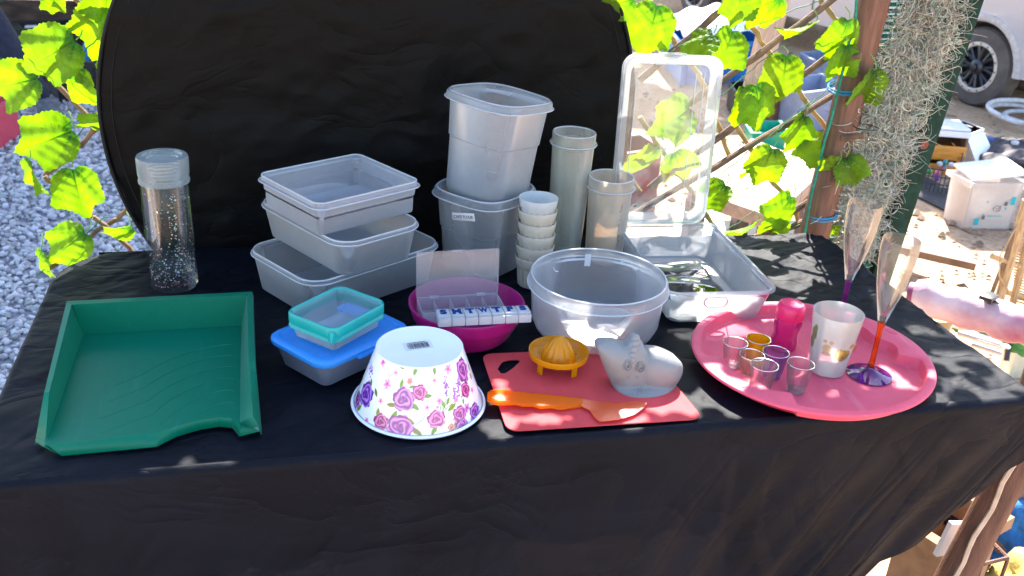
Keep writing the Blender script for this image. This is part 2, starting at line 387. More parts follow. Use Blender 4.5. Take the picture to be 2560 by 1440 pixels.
# ================================================================== TABLE
TX0, TX1, TY0, TY1 = -.355, 1.075, 1.045, 1.70
WOOD = solid('reddish wood', (.12, .048, .028), .7, .35, scale=10, bump=.002, bscale=60, stretch=(6, 6, 1))
PALEW = solid('raw wood', (.42, .27, .16), .75, .3, scale=8, bump=.002, bscale=70, stretch=(1, 6, 6))
WSTR = solid('bare split wood', (.62, .45, .32), .8)
tb = thing('market_table', 'trestle table hidden under the black cloth, one reddish wooden leg showing at the right end', 'table', (.36, 1.37, 0))
MB().box((0, 0, 0), (TX1 - TX0 - .02, TY1 - TY0 - .02, .024)).obj('tabletop', PALEW, tb, (0, 0, TZ - .024))
for (c_, d_) in (((0, -.26, -.062), (TX1 - TX0 - .06, .02, .075)), ((0, .30, -.062), (TX1 - TX0 - .06, .02, .075)), ((.66, .02, -.062), (.02, .52, .075)), ((-.66, .02, -.062), (.02, .52, .075))):
    MB().box((0, 0, 0), d_).obj('apron_rail', PALEW, tb, (c_[0], c_[1], TZ - .024 + c_[2] + .012))
def leg(px0, px1, ydepth, name='leg'):
    a = PY(*px0, ydepth); b = PY(*px1, ydepth); d = (a - b).normalized()
    top = b + d * ((TZ - .05 - b.z) / d.z); bot = b + d * ((0 - b.z) / d.z)
    return top - Vector(tb.location), bot - Vector(tb.location)
t_, b_ = leg((2478, 1270), (2388, 1440), 1.17)
MB().tube([t_ + (t_-b_)*0.0, (t_ + b_) / 2, b_], [.030, .033, .034], 10).obj('leg', WOOD, tb)
sp = [b_ + (t_ - b_) * k + Vector((-.027, -.022, 0)) + Vector((.004 * math.sin(k * 40), 0, 0)) for k in np.linspace(.45, .85, 12)]
MB().tube(sp, .0045, 5).obj('split_mark', WSTR, tb)
for (x, y, dx) in ((TX0 + .06, TY0 + .09, -.05), (TX0 + .06, TY1 - .07, -.05), (TX1 - .1, TY1 - .07, .04)):
    MB().tube([Vector((x, y, TZ - .037)) - tb.location, Vector((x + dx, y, 0)) - tb.location], .028, 10).obj('leg', WOOD, tb)

# cloth: one sheet lying on the top, falling over the front, short at the right end
def drop_front(x):
    # hem height of the front fall, read off the slanting hem at the right end
    pts = [(-.6, .75), (.45, .70), (.80, .40), (.89, .292), (.95, .268), (1.0, .215), (1.04, .178), (1.08, .135), (1.15, .10)]
    return float(np.interp(x, [p[0] for p in pts], [p[1] for p in pts]))
nu, nt_, nd = 560, 150, 170
us = np.linspace(-.455, 1.15, nu)
verts = np.zeros((nt_ + nd, nu, 3))
XE0, XE1, YE0, YE1 = -.372, 1.088, 1.026, 1.715
wob = fnoise(us, us * 0, 11, 3, 1.5)
for i, x in enumerate(us):
    D = drop_front(x) * (1 + .012 * wob[i])
    yb = YE1 - .035 * max(0, (x - .3)) / .8 + .004 * wob[i]
    for j in range(nt_):
        y = yb + (YE0 + .012 - yb) * j / (nt_ - 1); verts[j, i] = (x, y, 0)
    for j in range(nd):
        s_ = D * ((j + 1) / nd) ** 1.15; a = min(s_ / .012, PI / 2)
        if a < PI / 2: verts[nt_ + j, i] = (x, YE0 + .012 - .012 * math.sin(a), -.012 + .012 * math.cos(a))
        else: verts[nt_ + j, i] = (x, YE0, -.012 - (s_ - .012 * PI / 2))
X_, Y_, Z_ = verts[..., 0].copy(), verts[..., 1].copy(), verts[..., 2].copy()
top = np.zeros_like(X_); top[:nt_] = 1; 
# wrinkles on the top sheet (kept low so that things stand on it)
wr = .0020 * fnoise(X_, Y_ * 1.6, 21, 4, 3.0) + .0020 * np.abs(fnoise(X_ * .6 + Y_ * .8, (Y_ - X_) * 2, 5, 3, 4.0)) - .001
rightback = 1 / (1 + np.exp(-(X_ - .86) * 16)) * 1 / (1 + np.exp(-(Y_ - 1.30) * 14))
wr += rightback * .0032 * fnoise(X_ * 1.2 + Y_ * .2, Y_ * 5 - X_ * 2, 31, 3, 3.2)
Z_ += np.where(top > 0, wr - .0035, 0)
# folds on the fall
dep = np.clip(-Z_ - .012, 0, 1) * (1 - top)
amp = np.clip(dep / .25, 0, 1)
right = 1 / (1 + np.exp(-(X_ - .55) * 7))
q = X_ + .65 * dep * (.3 + right)
crs = lambda f, a, k: -(1 - np.abs(np.sin(f * (X_ + a * dep) + k + 1.2 * np.sin(3 * dep + X_ * 5)))) ** 9
fold = (.35 + .75 * right) * 1.15 * (.0050 * crs(21, .60, 0) + .0042 * crs(33, .75, 1.1) + .0034 * crs(47, .5, 2.3)) * np.clip(.6 + .6 * np.sin(X_ * 23 + dep * 9), 0, 1) + (.0055 * np.sin(q * 38 + 1.5 * np.sin(q * 9)) * .7 + .003 * np.sin(q * 71 + 2 + 2 * dep)) * (.25 + .9 * right) + .010 * fnoise(X_, Z_, 8, 3, 1.6)
Y_ -= amp * (fold + .006) * (1 - top)
Y_ += (1 - top) * dep * .03
# right end and left end turn down
for side, XE in ((1, XE1), (-1, XE0)):
    du = (X_ - XE) * side; mk = du > 0
    a = np.minimum(du / .010, PI / 2)
    lat = np.where(du < .010 * PI / 2, .010 * np.sin(a), .010); dz = np.where(du < .010 * PI / 2, .010 * (1 - np.cos(a)), .010 + du - .010 * PI / 2)
    k = .78 if side > 0 else 1.5
    X_ = np.where(mk, XE + side * (lat + .05 * dz * (1 + np.sin(Y_ * 60) * .25)), X_)
    Z_ = np.where(mk & (top > 0), Z_ - dz * k, Z_)
# rounded back left corner
r_ = .10; cx, cy = XE0 + r_, YE1 - r_
mk = (X_ < cx) & (Y_ > cy) & (top > 0)
dd = np.hypot(X_ - cx, Y_ - cy); over = np.clip(dd - r_, 0, 1)
fx = np.where(mk & (over > 0), cx + (X_ - cx) / np.maximum(dd, 1e-6) * (r_ + over * .12), X_); fy = np.where(mk & (over > 0), cy + (Y_ - cy) / np.maximum(dd, 1e-6) * (r_ + over * .12), Y_)
Z_ = np.where(mk & (over > 0), Z_ - over * 1.6, Z_); X_, Y_ = fx, fy
vv = np.stack([X_, Y_, Z_ + TZ], -1).reshape(-1, 3)
fs = [(j * nu + i, (j + 1) * nu + i, (j + 1) * nu + i + 1, j * nu + i + 1) for j in range(nt_ + nd - 1) for i in range(nu - 1)]
cl = obj('tablecloth', mesh(vv, fs, angle=180), CLOTH)
md = cl.modifiers.new('t', 'SOLIDIFY'); md.thickness = .0009; md.offset = -1
bx_ = np.linspace(-.32, .985, 200); bz_ = np.linspace(0, .76, 40); BX_, BZ_ = np.meshgrid(bx_, bz_)
BY_ = 1.722 - .035 * np.clip(BX_ - .3, 0, 1) / .8 + .012 * np.sin(BX_ * 31 + 2 * np.sin(BX_ * 7)) * np.clip(BZ_ / .2, 0, 1)
bf = obj('added_back_fall', mesh(np.stack([BX_, BY_, TZ - .006 - BZ_], -1).reshape(-1, 3), [(j * 200 + i, j * 200 + i + 1, (j + 1) * 200 + i + 1, (j + 1) * 200 + i) for j in range(39) for i in range(199)], angle=180), CLOTH, cl)  # added rear sheet, blocks bright ground showing through the front weave
md = bf.modifiers.new('t', 'SOLIDIFY'); md.thickness = .0009
tag(cl, 'black cotton cloth spread over the table and hanging down its front', 'tablecloth')

# ================================================================== BACKDROP DISC
DY = 1.765
dc = PY(957, 300, DY); DR = (PY(1617, 300, DY).x - PY(284, 300, DY).x) / 2
bd = thing('pop_up_backdrop', 'round black pop-up photo backdrop standing behind the table', 'backdrop', (dc.x, DY, dc.z - DR))
nr, na = 90, 260
V2 = [(0, 0, 0)]; 
for i in range(1, nr + 1):
    for k in range(na):
        a = 2 * PI * k / na; rr_ = DR * .992 * i / nr; V2.append((rr_ * math.cos(a), 0, rr_ * math.sin(a)))
V2 = np.array(V2); x, z = V2[:, 0], V2[:, 2]
V2[:, 1] = .007 * fnoise(x, z, 17, 3, 1.1) + .0060 * np.abs(fnoise(x * .8 + z, z * .8 - x, 23, 3, 2.2)) + .0030 * np.abs(fnoise(x - z, z + x * .5, 29, 2, 5)) + .008 * (np.hypot(x, z) / DR) ** 2
F2 = [(0, 1 + (k + 1) % na, 1 + k) for k in range(na)] + [(1 + (i - 1) * na + k, 1 + (i - 1) * na + (k + 1) % na, 1 + i * na + (k + 1) % na, 1 + i * na + k) for i in range(1, nr) for k in range(na)]
o = obj('fabric', mesh(V2, F2, angle=180), DISC, bd, (0, 0, DR)); md = o.modifiers.new('t', 'SOLIDIFY'); md.thickness = .002
RIMD = solid('black edge binding', (.004, .0036, .0034), .6, spec=.25)
ring = [[Vector(((DR - .003 + .0035 * math.cos(t)) * math.cos(a), .004 * math.sin(t) + .008, (DR - .003 + .0035 * math.cos(t)) * math.sin(a))) for t in np.linspace(0, 2 * PI, 10, endpoint=False)] for a in np.linspace(0, 2 * PI, 128, endpoint=False)]
MB().loft(ring, closed=True).obj('hoop', RIMD, bd, (0, 0, DR))
ring = [[Vector(((DR - .024 + .0008 * math.cos(t)) * math.cos(a), .0008 * math.sin(t) + .006, (DR - .024 + .0008 * math.cos(t)) * math.sin(a))) for t in np.linspace(0, 2 * PI, 6, endpoint=False)] for a in np.linspace(0, 2 * PI, 128, endpoint=False)]
MB().loft(ring, closed=True).obj('seam', RIMD, bd, (0, 0, DR))
for s_ in (-1, 1):   # feet that hold the hoop upright behind the table
    MB().tube([(s_ * .25, .02, DR * 2 * .1), (s_ * .25, .06, -bd.location.z + .01), (s_ * .25, .3, -bd.location.z + .01)], .006, 8).obj('stand_foot', BLACK, bd)

# ================================================================== THINGS ON THE TABLE
def container(name, label, cat, c, ang, hw, hd, r, prof, mat, z=0, group=None, shape='rr', pname='shell', e=3.0, rotx=0, roty=0, nc=8, rimmat=0):
    if rimmat == 0: rimmat = RIMP
    """prof: list of (outset, height, radius factor) from the outer bottom up, over the rim and down inside"""
    t = thing(name, label, cat, (c[0], c[1], TZ + z), (rotx, roty, ang), group)
    rings = []
    for o_, zz, *k in prof:
        kr = k[0] if k else 1
        if shape == 'rr': rings.append(rrect(hw + o_, hd + o_, (r + o_) * kr, zz, nc))
        elif shape == 'sq': rings.append(sqr(hw + o_, hd + o_, zz, e))
        else: rings.append(circ(hw + o_, zz))
    MB().loft(rings).obj(pname, mat, t)
    H_ = max(p[1] for p in prof); ot = [p[0] for p in prof if p[1] > H_ - .0008]; ot = sum(ot) / len(ot); of = max(prof, key=lambda p: p[0])
    def rg_(o_, zz): return rrect(hw + o_, hd + o_, r + o_, zz, nc) if shape == 'rr' else (sqr(hw + o_, hd + o_, zz, e) if shape == 'sq' else circ(hw + o_, zz))
    if rimmat is not None:
        for (o_, zz, q) in ((ot, H_ + .0002, .0013), (of[0] + .0003, of[1], .0010)):
            MB().loft([rg_(o_ + q * math.cos(a), zz + q * math.sin(a)) for a in np.linspace(0, 2 * PI, 6, endpoint=False)], closed=True).obj('rim', rimmat, t)
    return t
def prof_box(H, tap, t=.0014, lip=.004, rimh=.008, foot=.004, step=None):
    """thin walled box: tap = how much narrower the base is"""
    p = [(-tap - foot, 0), (-tap, foot * .5), (-tap + .001, foot * 1.6)]
    if step: p += [(-tap * (1 - step) - .001, H * step), (-tap * (1 - step) + .001, H * step + .0015)]
    p += [(0, H - rimh - .003), (lip, H - rimh), (lip + .0006, H - rimh + .0015), (lip * .45, H - rimh + .003), (lip * .4, H - .001), (lip * .4 - t * .5, H), (lip * .4 - t, H - .001),
          (-t, H - rimh), (-tap - t + .001, foot * 2), (-tap - t - foot * .6, foot * .9 + .0006)]
    return p
rz = math.radians
# three food boxes
container('food_box', 'big rectangular milky food box at the bottom of the stack of three', 'food container', (.105, 1.535), rz(32.5), .135, .093, .034, prof_box(.070, .010, rimh=.007), PP2, group='stack of three milky food boxes')
container('food_box', 'round cornered milky food box in the middle of the stack of three', 'food container', (.094, 1.535), rz(121), .123, .080, .034, prof_box(.062, .010, rimh=.007), PP2, z=.0705, group='stack of three milky food boxes')
tC = container('food_box', 'milky food box with square corners and double rim on top of the stack of three', 'food container', (.096, 1.54), rz(30.5), .097, .086, .014, prof_box(.056, .005, lip=.006, rimh=.010, step=.55), PP, z=.133, group='stack of three milky food boxes')
# foot rails under the two lower boxes
# teal and blue boxes
tD = container('lidded_box', 'clear bluish food box closed with a flat blue lid, small box on it', 'food container', (.076, 1.272), rz(37), .079, .058, .020, prof_box(.044, .010, lip=.003), BLUEBOX, rimmat=None)
rg = [rrect(.083 + o_, .062 + o_, .022 + o_, zz) for o_, zz in [(-.002, .0400), (.002, .0385), (.0035, .041), (.003, .0455), (.000, .048), (-.008, .0482), (-.010, .0462), (-.014, .0462)]]
MB().loft(rg).obj('lid', BLUE, tD)
for s_ in (1, -1):
    rg = [rrect(.026, .0045, .004, zz) for zz in (.0385, .0395, .0415, .042)]
    MB().loft(rg).obj('lid_tab', BLUE, tD, (-s_ * .0, -s_ * .0665, 0))
tE = container('snack_box', 'small clear box with a turquoise rubber rim standing on the blue lid', 'food container', (.072, 1.268), rz(44.5), .0535, .0425, .011, prof_box(.038, .005, lip=.001), SMALLBOX, z=.0485, rimmat=None)
rg = [rrect(.0535 + o_, .0425 + o_, .012 + o_, zz) for o_, zz in [(.0005, .018), (.0035, .0175), (.0055, .019), (.0045, .023), (.003, .0245), (.005, .0265), (.005, .038), (.0035, .0405), (.0015, .0405), (.0005, .039), (-.001, .026), (-.0005, .019)]]
MB().loft(rg, (False, False), closed=True).obj('rim_band', TEAL, tE)
for s_ in (-1, 1):
    MB().add([(s_ * .056, s_ * .030, .024), (s_ * .056, s_ * .044, .024), (s_ * .064, s_ * .046, .0205), (s_ * .046, s_ * .047, .024), (s_ * .058, s_ * .038, .036), (s_ * .056, s_ * .045, .036)], [(0, 1, 2), (1, 3, 2), (0, 2, 4), (2, 3, 5), (2, 5, 4), (0, 4, 5, 1), (1, 5, 3)]).obj('rim_tab', TEAL, tE, smooth=False)

# tubs
def tub_prof(H, tap, rimh, stepz):
    return [(-tap - .014, .0), (-tap - .004, .002), (-tap, .009), (-tap * .55 - .001, stepz), (-tap * .55 + .001, stepz + .002), (-.001, H - rimh - .002), (.005, H - rimh), (.0075, H - rimh + .002), (.0055, H - rimh + .0055), (.0055, H - .004),
            (.004, H - .001), (.001, H), (-.003, H - .001), (-.0045, H - .006), (-.0035, H - rimh - .002), (-tap * .55 - .002, stepz), (-tap - .0015, .012), (-tap - .016, .0035)]
tF = container('storage_tub', 'deep milky tub with a paper label, lower of the two stacked tubs', 'tub', (.352, 1.590), rz(40), .073, .073, .03, tub_prof(.150, .011, .014, .078), PPL, shape='sq', e=3.3, group='two deep milky tubs stacked')
tG = container('storage_tub', 'deep milky tub tilted inside the mouth of the tub below', 'tub', (.356, 1.598), rz(38), .0745, .0745, .03, tub_prof(.178, .011, .014, .100), PPT, z=.133, shape='sq', e=3.3, group='two deep milky tubs stacked', rotx=rz(2.5), roty=rz(5))
# paper label
def on_tub(px, py, base, rad, lo=0, hi=.2):
    d = ray(px, py); d /= np.linalg.norm(d); t = 0.8
    while t < 2.6:
        p = C0 + d * t
        if np.hypot(p[0] - base[0], p[1] - base[1]) < rad and p[2] < TZ + hi: return Vector(p)
        t += .0005
PAPER = solid('paper label', (.86, .80, .76), .8, .03, trans=.2)
INK = solid('pen ink', (.05, .05, .07), .6)
from mathutils.bvhtree import BVHTree
bpy.context.view_layer.update()
shl = [c for c in tF.children if c.name.startswith('shell')][0]
mw = tF.matrix_world; bvh = BVHTree.FromPolygons([mw @ v.co for v in shl.data.vertices], [tuple(p.vertices) for p in shl.data.polygons])
def stick(px, py, off):
    d = Vector(ray(px, py)).normalized(); h_ = bvh.ray_cast(Vector(C0), d); return mw.inverted() @ (h_[0] - d * off)
qd = [(1129, 531), (1185, 534), (1188, 554), (1131, 550)]
def quad(u, v): a = [qd[0][k] + (qd[1][k] - qd[0][k]) * u for k in (0, 1)]; b = [qd[3][k] + (qd[2][k] - qd[3][k]) * u for k in (0, 1)]; return [a[k] + (b[k] - a[k]) * v for k in (0, 1)]
vs = [stick(*quad(i / 10, j / 3), .0012 + .0004 * math.sin(i * 2 + j)) for j in range(4) for i in range(11)]
lo = obj('paper_label', mesh(vs, [(j * 11 + i, j * 11 + i + 1, (j + 1) * 11 + i + 1, (j + 1) * 11 + i) for j in range(3) for i in range(10)]), PAPER, tF); md = lo.modifiers.new('t', 'SOLIDIFY'); md.thickness = .0003; md.offset = 0
me = text_mesh('CAKE FLOUR', .0090, extrude=.0, offset=.0002)
xs_ = [v.co.x for v in me.vertices]; w_ = max(xs_) - min(xs_)
for v in me.vertices: v.co = stick(*quad(.5 + v.co.x / w_ * .86, .52 - v.co.y / .0175), .0022)
obj('label_text', me, INK, tF)

# tall tubes
def tubeprof(H, tap, t=.0016):
    return [(-tap - .004, 0), (-tap, .004), (-.0005, H - .024), (.003, H - .022), (.0035, H - .019), (.0005, H - .017), (.001, H - .001), (-.0005, H), (-.001, H - .001), (-.002, H - .02), (-tap - t, .006), (-tap - t - .003, .003)]
container('tall_canister', 'tallest round milky greenish canister with a collar, behind the stained one', 'canister', (.516, 1.625), 0, .0385, 0, 0, tubeprof(.236, .007), PPY, shape='c', group='two tall round canisters', rotx=0, roty=rz(0.5))
tI = container('tall_canister', 'shorter round canister with brown stains, left of the upright clear lid', 'canister', (.585, 1.592), 0, .0405, 0, 0, tubeprof(.163, .006), PPS, shape='c', group='two tall round canisters')
m_ = MB()
for k in range(40):
    a = rz(-72) + rng.normal(0, .03); zz = rng.uniform(.01, .125); r = .0405 + .0003 - .006 * (1 - zz / .163)
    s_ = rng.uniform(.0004, .0012); m_.tube([(r * math.cos(a), r * math.sin(a), zz), (r * math.cos(a), r * math.sin(a), zz + s_ * rng.uniform(1, 4))], s_ * .7, 5)
m_.obj('stains', solid('brown stain', (.30, .14, .05), .8), tI)['kind'] = 'stuff'

# glitter bottle
gbt = thing('glitter_bottle', 'tall clear double walled bottle with glitter inside and a frosted screw cap', 'bottle', (-.178, 1.557, TZ), (0, 0, 0))
MB().loft([circ(.035, 0), circ(.038, .003), circ(.0385, .012), circ(.0372, .178), circ(.034, .184), circ(.0335, .184), circ(.0350, .178), circ(.0365, .014), circ(.034, .010)]).obj('outer_wall', CLR, gbt)
MB().loft([circ(.024, .022), circ(.028, .026), circ(.0295, .17), circ(.030, .195), circ(.029, .195), circ(.0285, .17), circ(.027, .03), circ(.022, .025)]).obj('inner_wall', CLR, gbt)
CAP = frosted('frosted cap', (.75, .84, .86), see=.78, trl=.5, rough=.12)
MB().loft([circ(.0385, .182), circ(.0392, .1825), circ(.0395, .187), circ(.0385, .189), circ(.0385, .194), circ(.0395, .196), circ(.0398, .222), circ(.0385, .225), circ(.031, .2255), circ(.029, .222), circ(.024, .2215), circ(.023, .219)]).obj('cap', CAP, gbt)
m_ = MB()
for k in range(5): m_.loft([[Vector(((.0345 + .0012 * math.cos(t)) * math.cos(a), (.0345 + .0012 * math.cos(t)) * math.sin(a), .190 + k * .006 + .0012 * math.sin(t))) for t in np.linspace(0, 2 * PI, 5, endpoint=False)] for a in np.linspace(0, 2 * PI, 40, endpoint=False)], closed=True)
m_.obj('screw_thread', CAP, gbt)
GL = attrmat('glitter', .2, spec=1.0, coat=.5)
vs = []; fs = []; cs = []
pal = [(.8, .8, .8), (.85, .85, .8), (.02, .6, .35), (.1, .3, .35), (.9, .35, .15), (.8, .4, .6), (.02, .03, .04), (.05, .05, .06), (.7, .6, .15), (.3, .6, .7)]
for k in range(640):
    a = rng.normal(-1.3, 1.1); zz = abs(rng.normal(0, .028)) + .011 if k < 420 else rng.uniform(.03, .17)
    if k >= 420 and rng.random() < .6: a = rng.normal(-1.2, .12)
    r = .0348 * (1 if k % 3 else rng.uniform(.88, 1)); c_ = Vector((r * math.cos(a), r * math.sin(a), zz)); s_ = rng.uniform(.0007, .0017)
    n1 = Vector((rng.normal(), rng.normal(), rng.normal())).normalized(); e1 = n1.orthogonal().normalized(); e2 = n1.cross(e1); b0 = len(vs)
    for q in range(6): vs.append(c_ + (e1 * math.cos(q * PI / 3) + e2 * math.sin(q * PI / 3)) * s_); cs.append(pal[rng.integers(len(pal)) if zz > .02 else rng.integers(4, 8)])
    fs.append(tuple(range(b0, b0 + 6)))
me = mesh(vs, fs, False); colattr(me, np.array(cs)); tag(obj('glitter', me, GL, gbt), kind='stuff')
m_ = MB(); 

# green letter tray
GZ = .004
gt = thing('letter_tray', 'dark green plastic paper tray with curved ribs, empty, lying on the left of the table', 'paper tray', (-.175, 1.25, TZ))
def gp(px, py, z): return PT(px, py, z) - Vector((-.175, 1.25, TZ))
fz = .012
bl, br = gp(207, 838, fz), gp(604, 815, fz); fl, fr_ = gp(113, 1112, fz), gp(600, 1050, fz)
tbl, tbr = gp(178, 762, .062), gp(618, 738, .062)            # inner top edge of the back wall
obl, obr = gp(168, 756, .060), gp(630, 732, .060)            # outer
kl = gp(122, 982, .052); okl = gp(112, 985, .050)             # kink on left wall
ofl = gp(90, 1106, .004); fli = gp(112, 1117, .008)
okr = gp(636, 905, .048); kr = gp(622, 905, .050); ofr = gp(651, 1078, .006); fri = gp(632, 1040, .03)
# front edge
fe_px = [(113, 1114), (250, 1098), (392, 1079), (440, 1066), (500, 1051), (548, 1043), (580, 1046), (600, 1058)]
oe_px = [(155, 1140), (280, 1128), (392, 1117), (440, 1092), (500, 1074), (550, 1066), (582, 1070), (600, 1091)]
v = []; f = []
def av(p): v.append(p); return len(v) - 1
I = {}
# floor grid with raised ribs
gn, gm = 120, 150; idx = np.zeros((gm + 1, gn + 1), int)
front_line = [gp(x, y, fz) for x, y in fe_px]
def front_at(t):
    k = t * (len(front_line) - 1); i = min(int(k), len(front_line) - 2); return front_line[i].lerp(front_line[i + 1], k - i)
for j in range(gm + 1):
    for i in range(gn + 1):
        s_, t = i / gn, j / gm
        a = bl.lerp(br, s_); b = front_at(s_); p = a.lerp(b, t)
        # ribs: arcs running from the right side, bending down to the left
        z_ = 0
        p = p + Vector((0, 0, z_)); idx[j, i] = av(p)
for j in range(gm):
    for i in range(gn): f.append((idx[j, i], idx[j + 1, i], idx[j + 1, i + 1], idx[j, i + 1]))
# back wall
bt = [av(tbl.lerp(tbr, i / gn)) for i in range(gn + 1)]; bo = [av(obl.lerp(obr, i / gn) + Vector((0, 0, .001))) for i in range(gn + 1)]; bo2 = [av(obl.lerp(obr, i / gn) + Vector((0, .001, -.008))) for i in range(gn + 1)]
for i in range(gn):
    f.append((bt[i], idx[0, i], idx[0, i + 1], bt[i + 1])); f.append((bo[i], bt[i], bt[i + 1], bo[i + 1])); f.append((bo2[i], bo[i], bo[i + 1], bo2[i + 1]))
def walls(side):
    col = [idx[j, 0 if side < 0 else gn] for j in range(gm + 1)]
    it = []; ot = []; o2 = []
    for j in range(gm + 1):
        t = j / gm
        if side < 0: a, b, c, oa, ob, oc, kk = tbl, kl, fli, obl, okl, ofl, .66
        else: a, b, c, oa, ob, oc, kk = tbr, kr, fri, obr, okr, ofr, .55
        if t < kk: p = a.lerp(b, t / kk); q = oa.lerp(ob, t / kk)
        else: p = b.lerp(c, (t - kk) / (1 - kk)); q = ob.lerp(oc, (t - kk) / (1 - kk))
        it.append(av(p)); ot.append(av(q)); o2.append(av(q + Vector((side * .001, 0, -min(.008, max(.0005, q.z - .001))))))
    for j in range(gm):
        qs = [(col[j], it[j], it[j + 1], col[j + 1]), (it[j], ot[j], ot[j + 1], it[j + 1]), (ot[j], o2[j], o2[j + 1], ot[j + 1])]
        for w_ in qs: f.append(w_ if side < 0 else w_[::-1])
    return it, ot, o2
lw_ = walls(-1); rw_ = walls(1)
# corner caps at the back
f.append((bt[0], bo[0], lw_[1][0], lw_[0][0])); f.append((bt[-1], rw_[0][0], rw_[1][0], bo[-1]))
# front lip
ol = [gp(x, y, .0015) for x, y in oe_px]
def ol_at(t):
    k = t * (len(ol) - 1); i = min(int(k), len(ol) - 2); return ol[i].lerp(ol[i + 1], k - i)
lp = [av(ol_at(i / gn)) for i in range(gn + 1)]; md_ = [av(Vector(v[idx[gm, i]]).lerp(ol_at(i / gn), .25) + Vector((0, 0, .003))) for i in range(gn + 1)]
for i in range(gn): f.append((idx[gm, i], md_[i], md_[i + 1], idx[gm, i + 1])); f.append((md_[i], lp[i], lp[i + 1], md_[i + 1]))
f.append((idx[gm, 0], lw_[0][-1], lw_[1][-1], lp[0])); f.append((idx[gm, gn], lp[gn], rw_[1][-1], rw_[0][-1]))
for k in range(1, 7):
    pts = []
    for s_ in np.linspace(.93, .20 - .02 * k, 40):
        t = .10 + k * .125 + .55 * (.93 - s_) ** 1.75
        if t > .97: break
        pts.append(bl.lerp(br, s_).lerp(front_at(s_), t) + Vector((0, 0, .0012)))
    MB().tube(pts, [.0011 * min(1, .35 + i / 5) * (1 - .75 * i / len(pts)) for i in range(len(pts))], 8).obj('rib', GREEN, gt)
o = obj('tray_body', mesh(v, f, angle=45), GREEN, gt); md = o.modifiers.new('t', 'SOLIDIFY'); md.thickness = .0022; md.offset = 0

# floral bowl upside down
fb = thing('floral_bowl', 'white bowl with purple rose print turned upside down, barcode sticker on its base', 'bowl', (.173, 1.140, TZ))
BR0, BR1, BH = .0905, .0575, .088
def cone_hit(px, py):
    d = ray(px, py); d /= np.linalg.norm(d)
    for t in np.arange(.9, 1.9, .0004):
        p = C0 + d * t; zz = p[2] - TZ
        if 0 <= zz <= BH and math.hypot(p[0] - .173, p[1] - 1.14) < BR0 - .002 + (BR1 - BR0 + .002) * zz / BH:
            return math.atan2(p[1] - 1.14, p[0] - .173), zz
    return None
NU, NV = 720, 170
th = np.linspace(-PI, PI, NU, endpoint=False); zz = np.linspace(.0035, BH - .0015, NV)
TH, ZV = np.meshgrid(th, zz); RV = BR0 - .002 + (BR1 - BR0 + .002) * ZV / BH
cols = np.ones((NV, NU, 3)) * np.array([.80, .80, .83])
def paint(fn, cx, cz, rad):
    du = (TH - cx + PI) % (2 * PI) - PI; X = du * (BR0 + BR1) / 2; Y = ZV - cz
    mask = (np.abs(X) < rad) & (np.abs(Y) < rad)
    jj, ii = np.where(mask)
    if len(jj) == 0: return
    m, c = fn(X[jj, ii], Y[jj, ii]); k = m > 0; cols[jj[k], ii[k]] = c[k]
def rose(px, py, r, c, sx=1, dark=.35):
    h = cone_hit(px, py)
    if not h: return
    r = r * 1.32 / 2440 
    c = lin(c)
    def fn(X, Y):
        X = X / sx; rr = np.hypot(X, Y) / r; t = np.arctan2(Y, X); edge = 1 + .08 * np.cos(5 * t + px) + .05 * np.cos(11 * t)
        m = (rr < edge).astype(int)
        sh = .5 + .5 * np.cos(rr * 15 + 1.6 * np.sin(3 * t + rr * 4 + px) + t); sh = sh ** .6
        dk = 1 - .75 * np.exp(-((rr) / .35) ** 2) * .5 - .25 * (rr > .82)
        cc = c[None, :] * ((.35 + .85 * sh) * dk)[:, None] + (sh ** 4 * .18 * (rr > .3))[:, None]
        return m, cc
    paint(fn, h[0], h[1], r * 1.3)
def leafp(px, py, l, ang, c=(120, 150, 20), w=.42):
    h = cone_hit(px, py)
    if not h: return
    l = l * 1.32 / 2440; ca, sa = math.cos(rz(ang)), math.sin(rz(ang)); c = lin(c)
    def fn(X, Y):
        u = (X * ca + Y * sa) / l; v_ = (-X * sa + Y * ca) / l
        m = (np.abs(v_) < w * (1 - u * u)) & (np.abs(u) < 1)
        s_ = .6 + .6 * np.abs(v_) / w + .25 * np.sin(u * 18 + np.abs(v_) * 30) * .5
        return m.astype(int), np.clip(c[None, :] * s_[:, None], 0, 1)
    paint(fn, h[0], h[1], l * 1.1)
def flower(px, py, r, c=(215, 120, 185)):
    h = cone_hit(px, py)
    if not h: return
    r = r * 1.32 / 2440; c = lin(c)
    def fn(X, Y):
        rr = np.hypot(X, Y) / r; t = np.arctan2(Y, X); m = rr < .45 + .55 * np.abs(np.cos(2.5 * t + px))
        s_ = .7 + .6 * (rr > .35) ; cc = np.clip(c[None, :] * s_[:, None], 0, .9); cc[rr < .22] = lin((190, 60, 90)); return m.astype(int), cc
    paint(fn, h[0], h[1], r * 1.05)
def stemp(p0, p1, w=1.2, c=(110, 130, 40), dots=None):
    for k in np.linspace(0, 1, 40):
        x = p0[0] + (p1[0] - p0[0]) * k + 3 * math.sin(k * 3); y = p0[1] + (p1[1] - p0[1]) * k; leafp(x, y, w, 0, c, .9)
for a_ in [((1103, 1035), (1118, 975)), ((1105, 1030), (1138, 950)), ((1108, 1028), (1150, 985)), ((1100, 1030), (1096, 1000)), ((960, 975), (975, 930)), ((985, 925), (978, 940)), ((1035, 1065), (1062, 1040))]: stemp(*a_)
for k in range(26):
    for (x0, y0) in ((1115, 965), (1146, 962), (1138, 988), (928, 925)): flower(x0 + rng.normal(0, 3), y0 + rng.normal(0, 11), 3.2, (130, 70, 165))
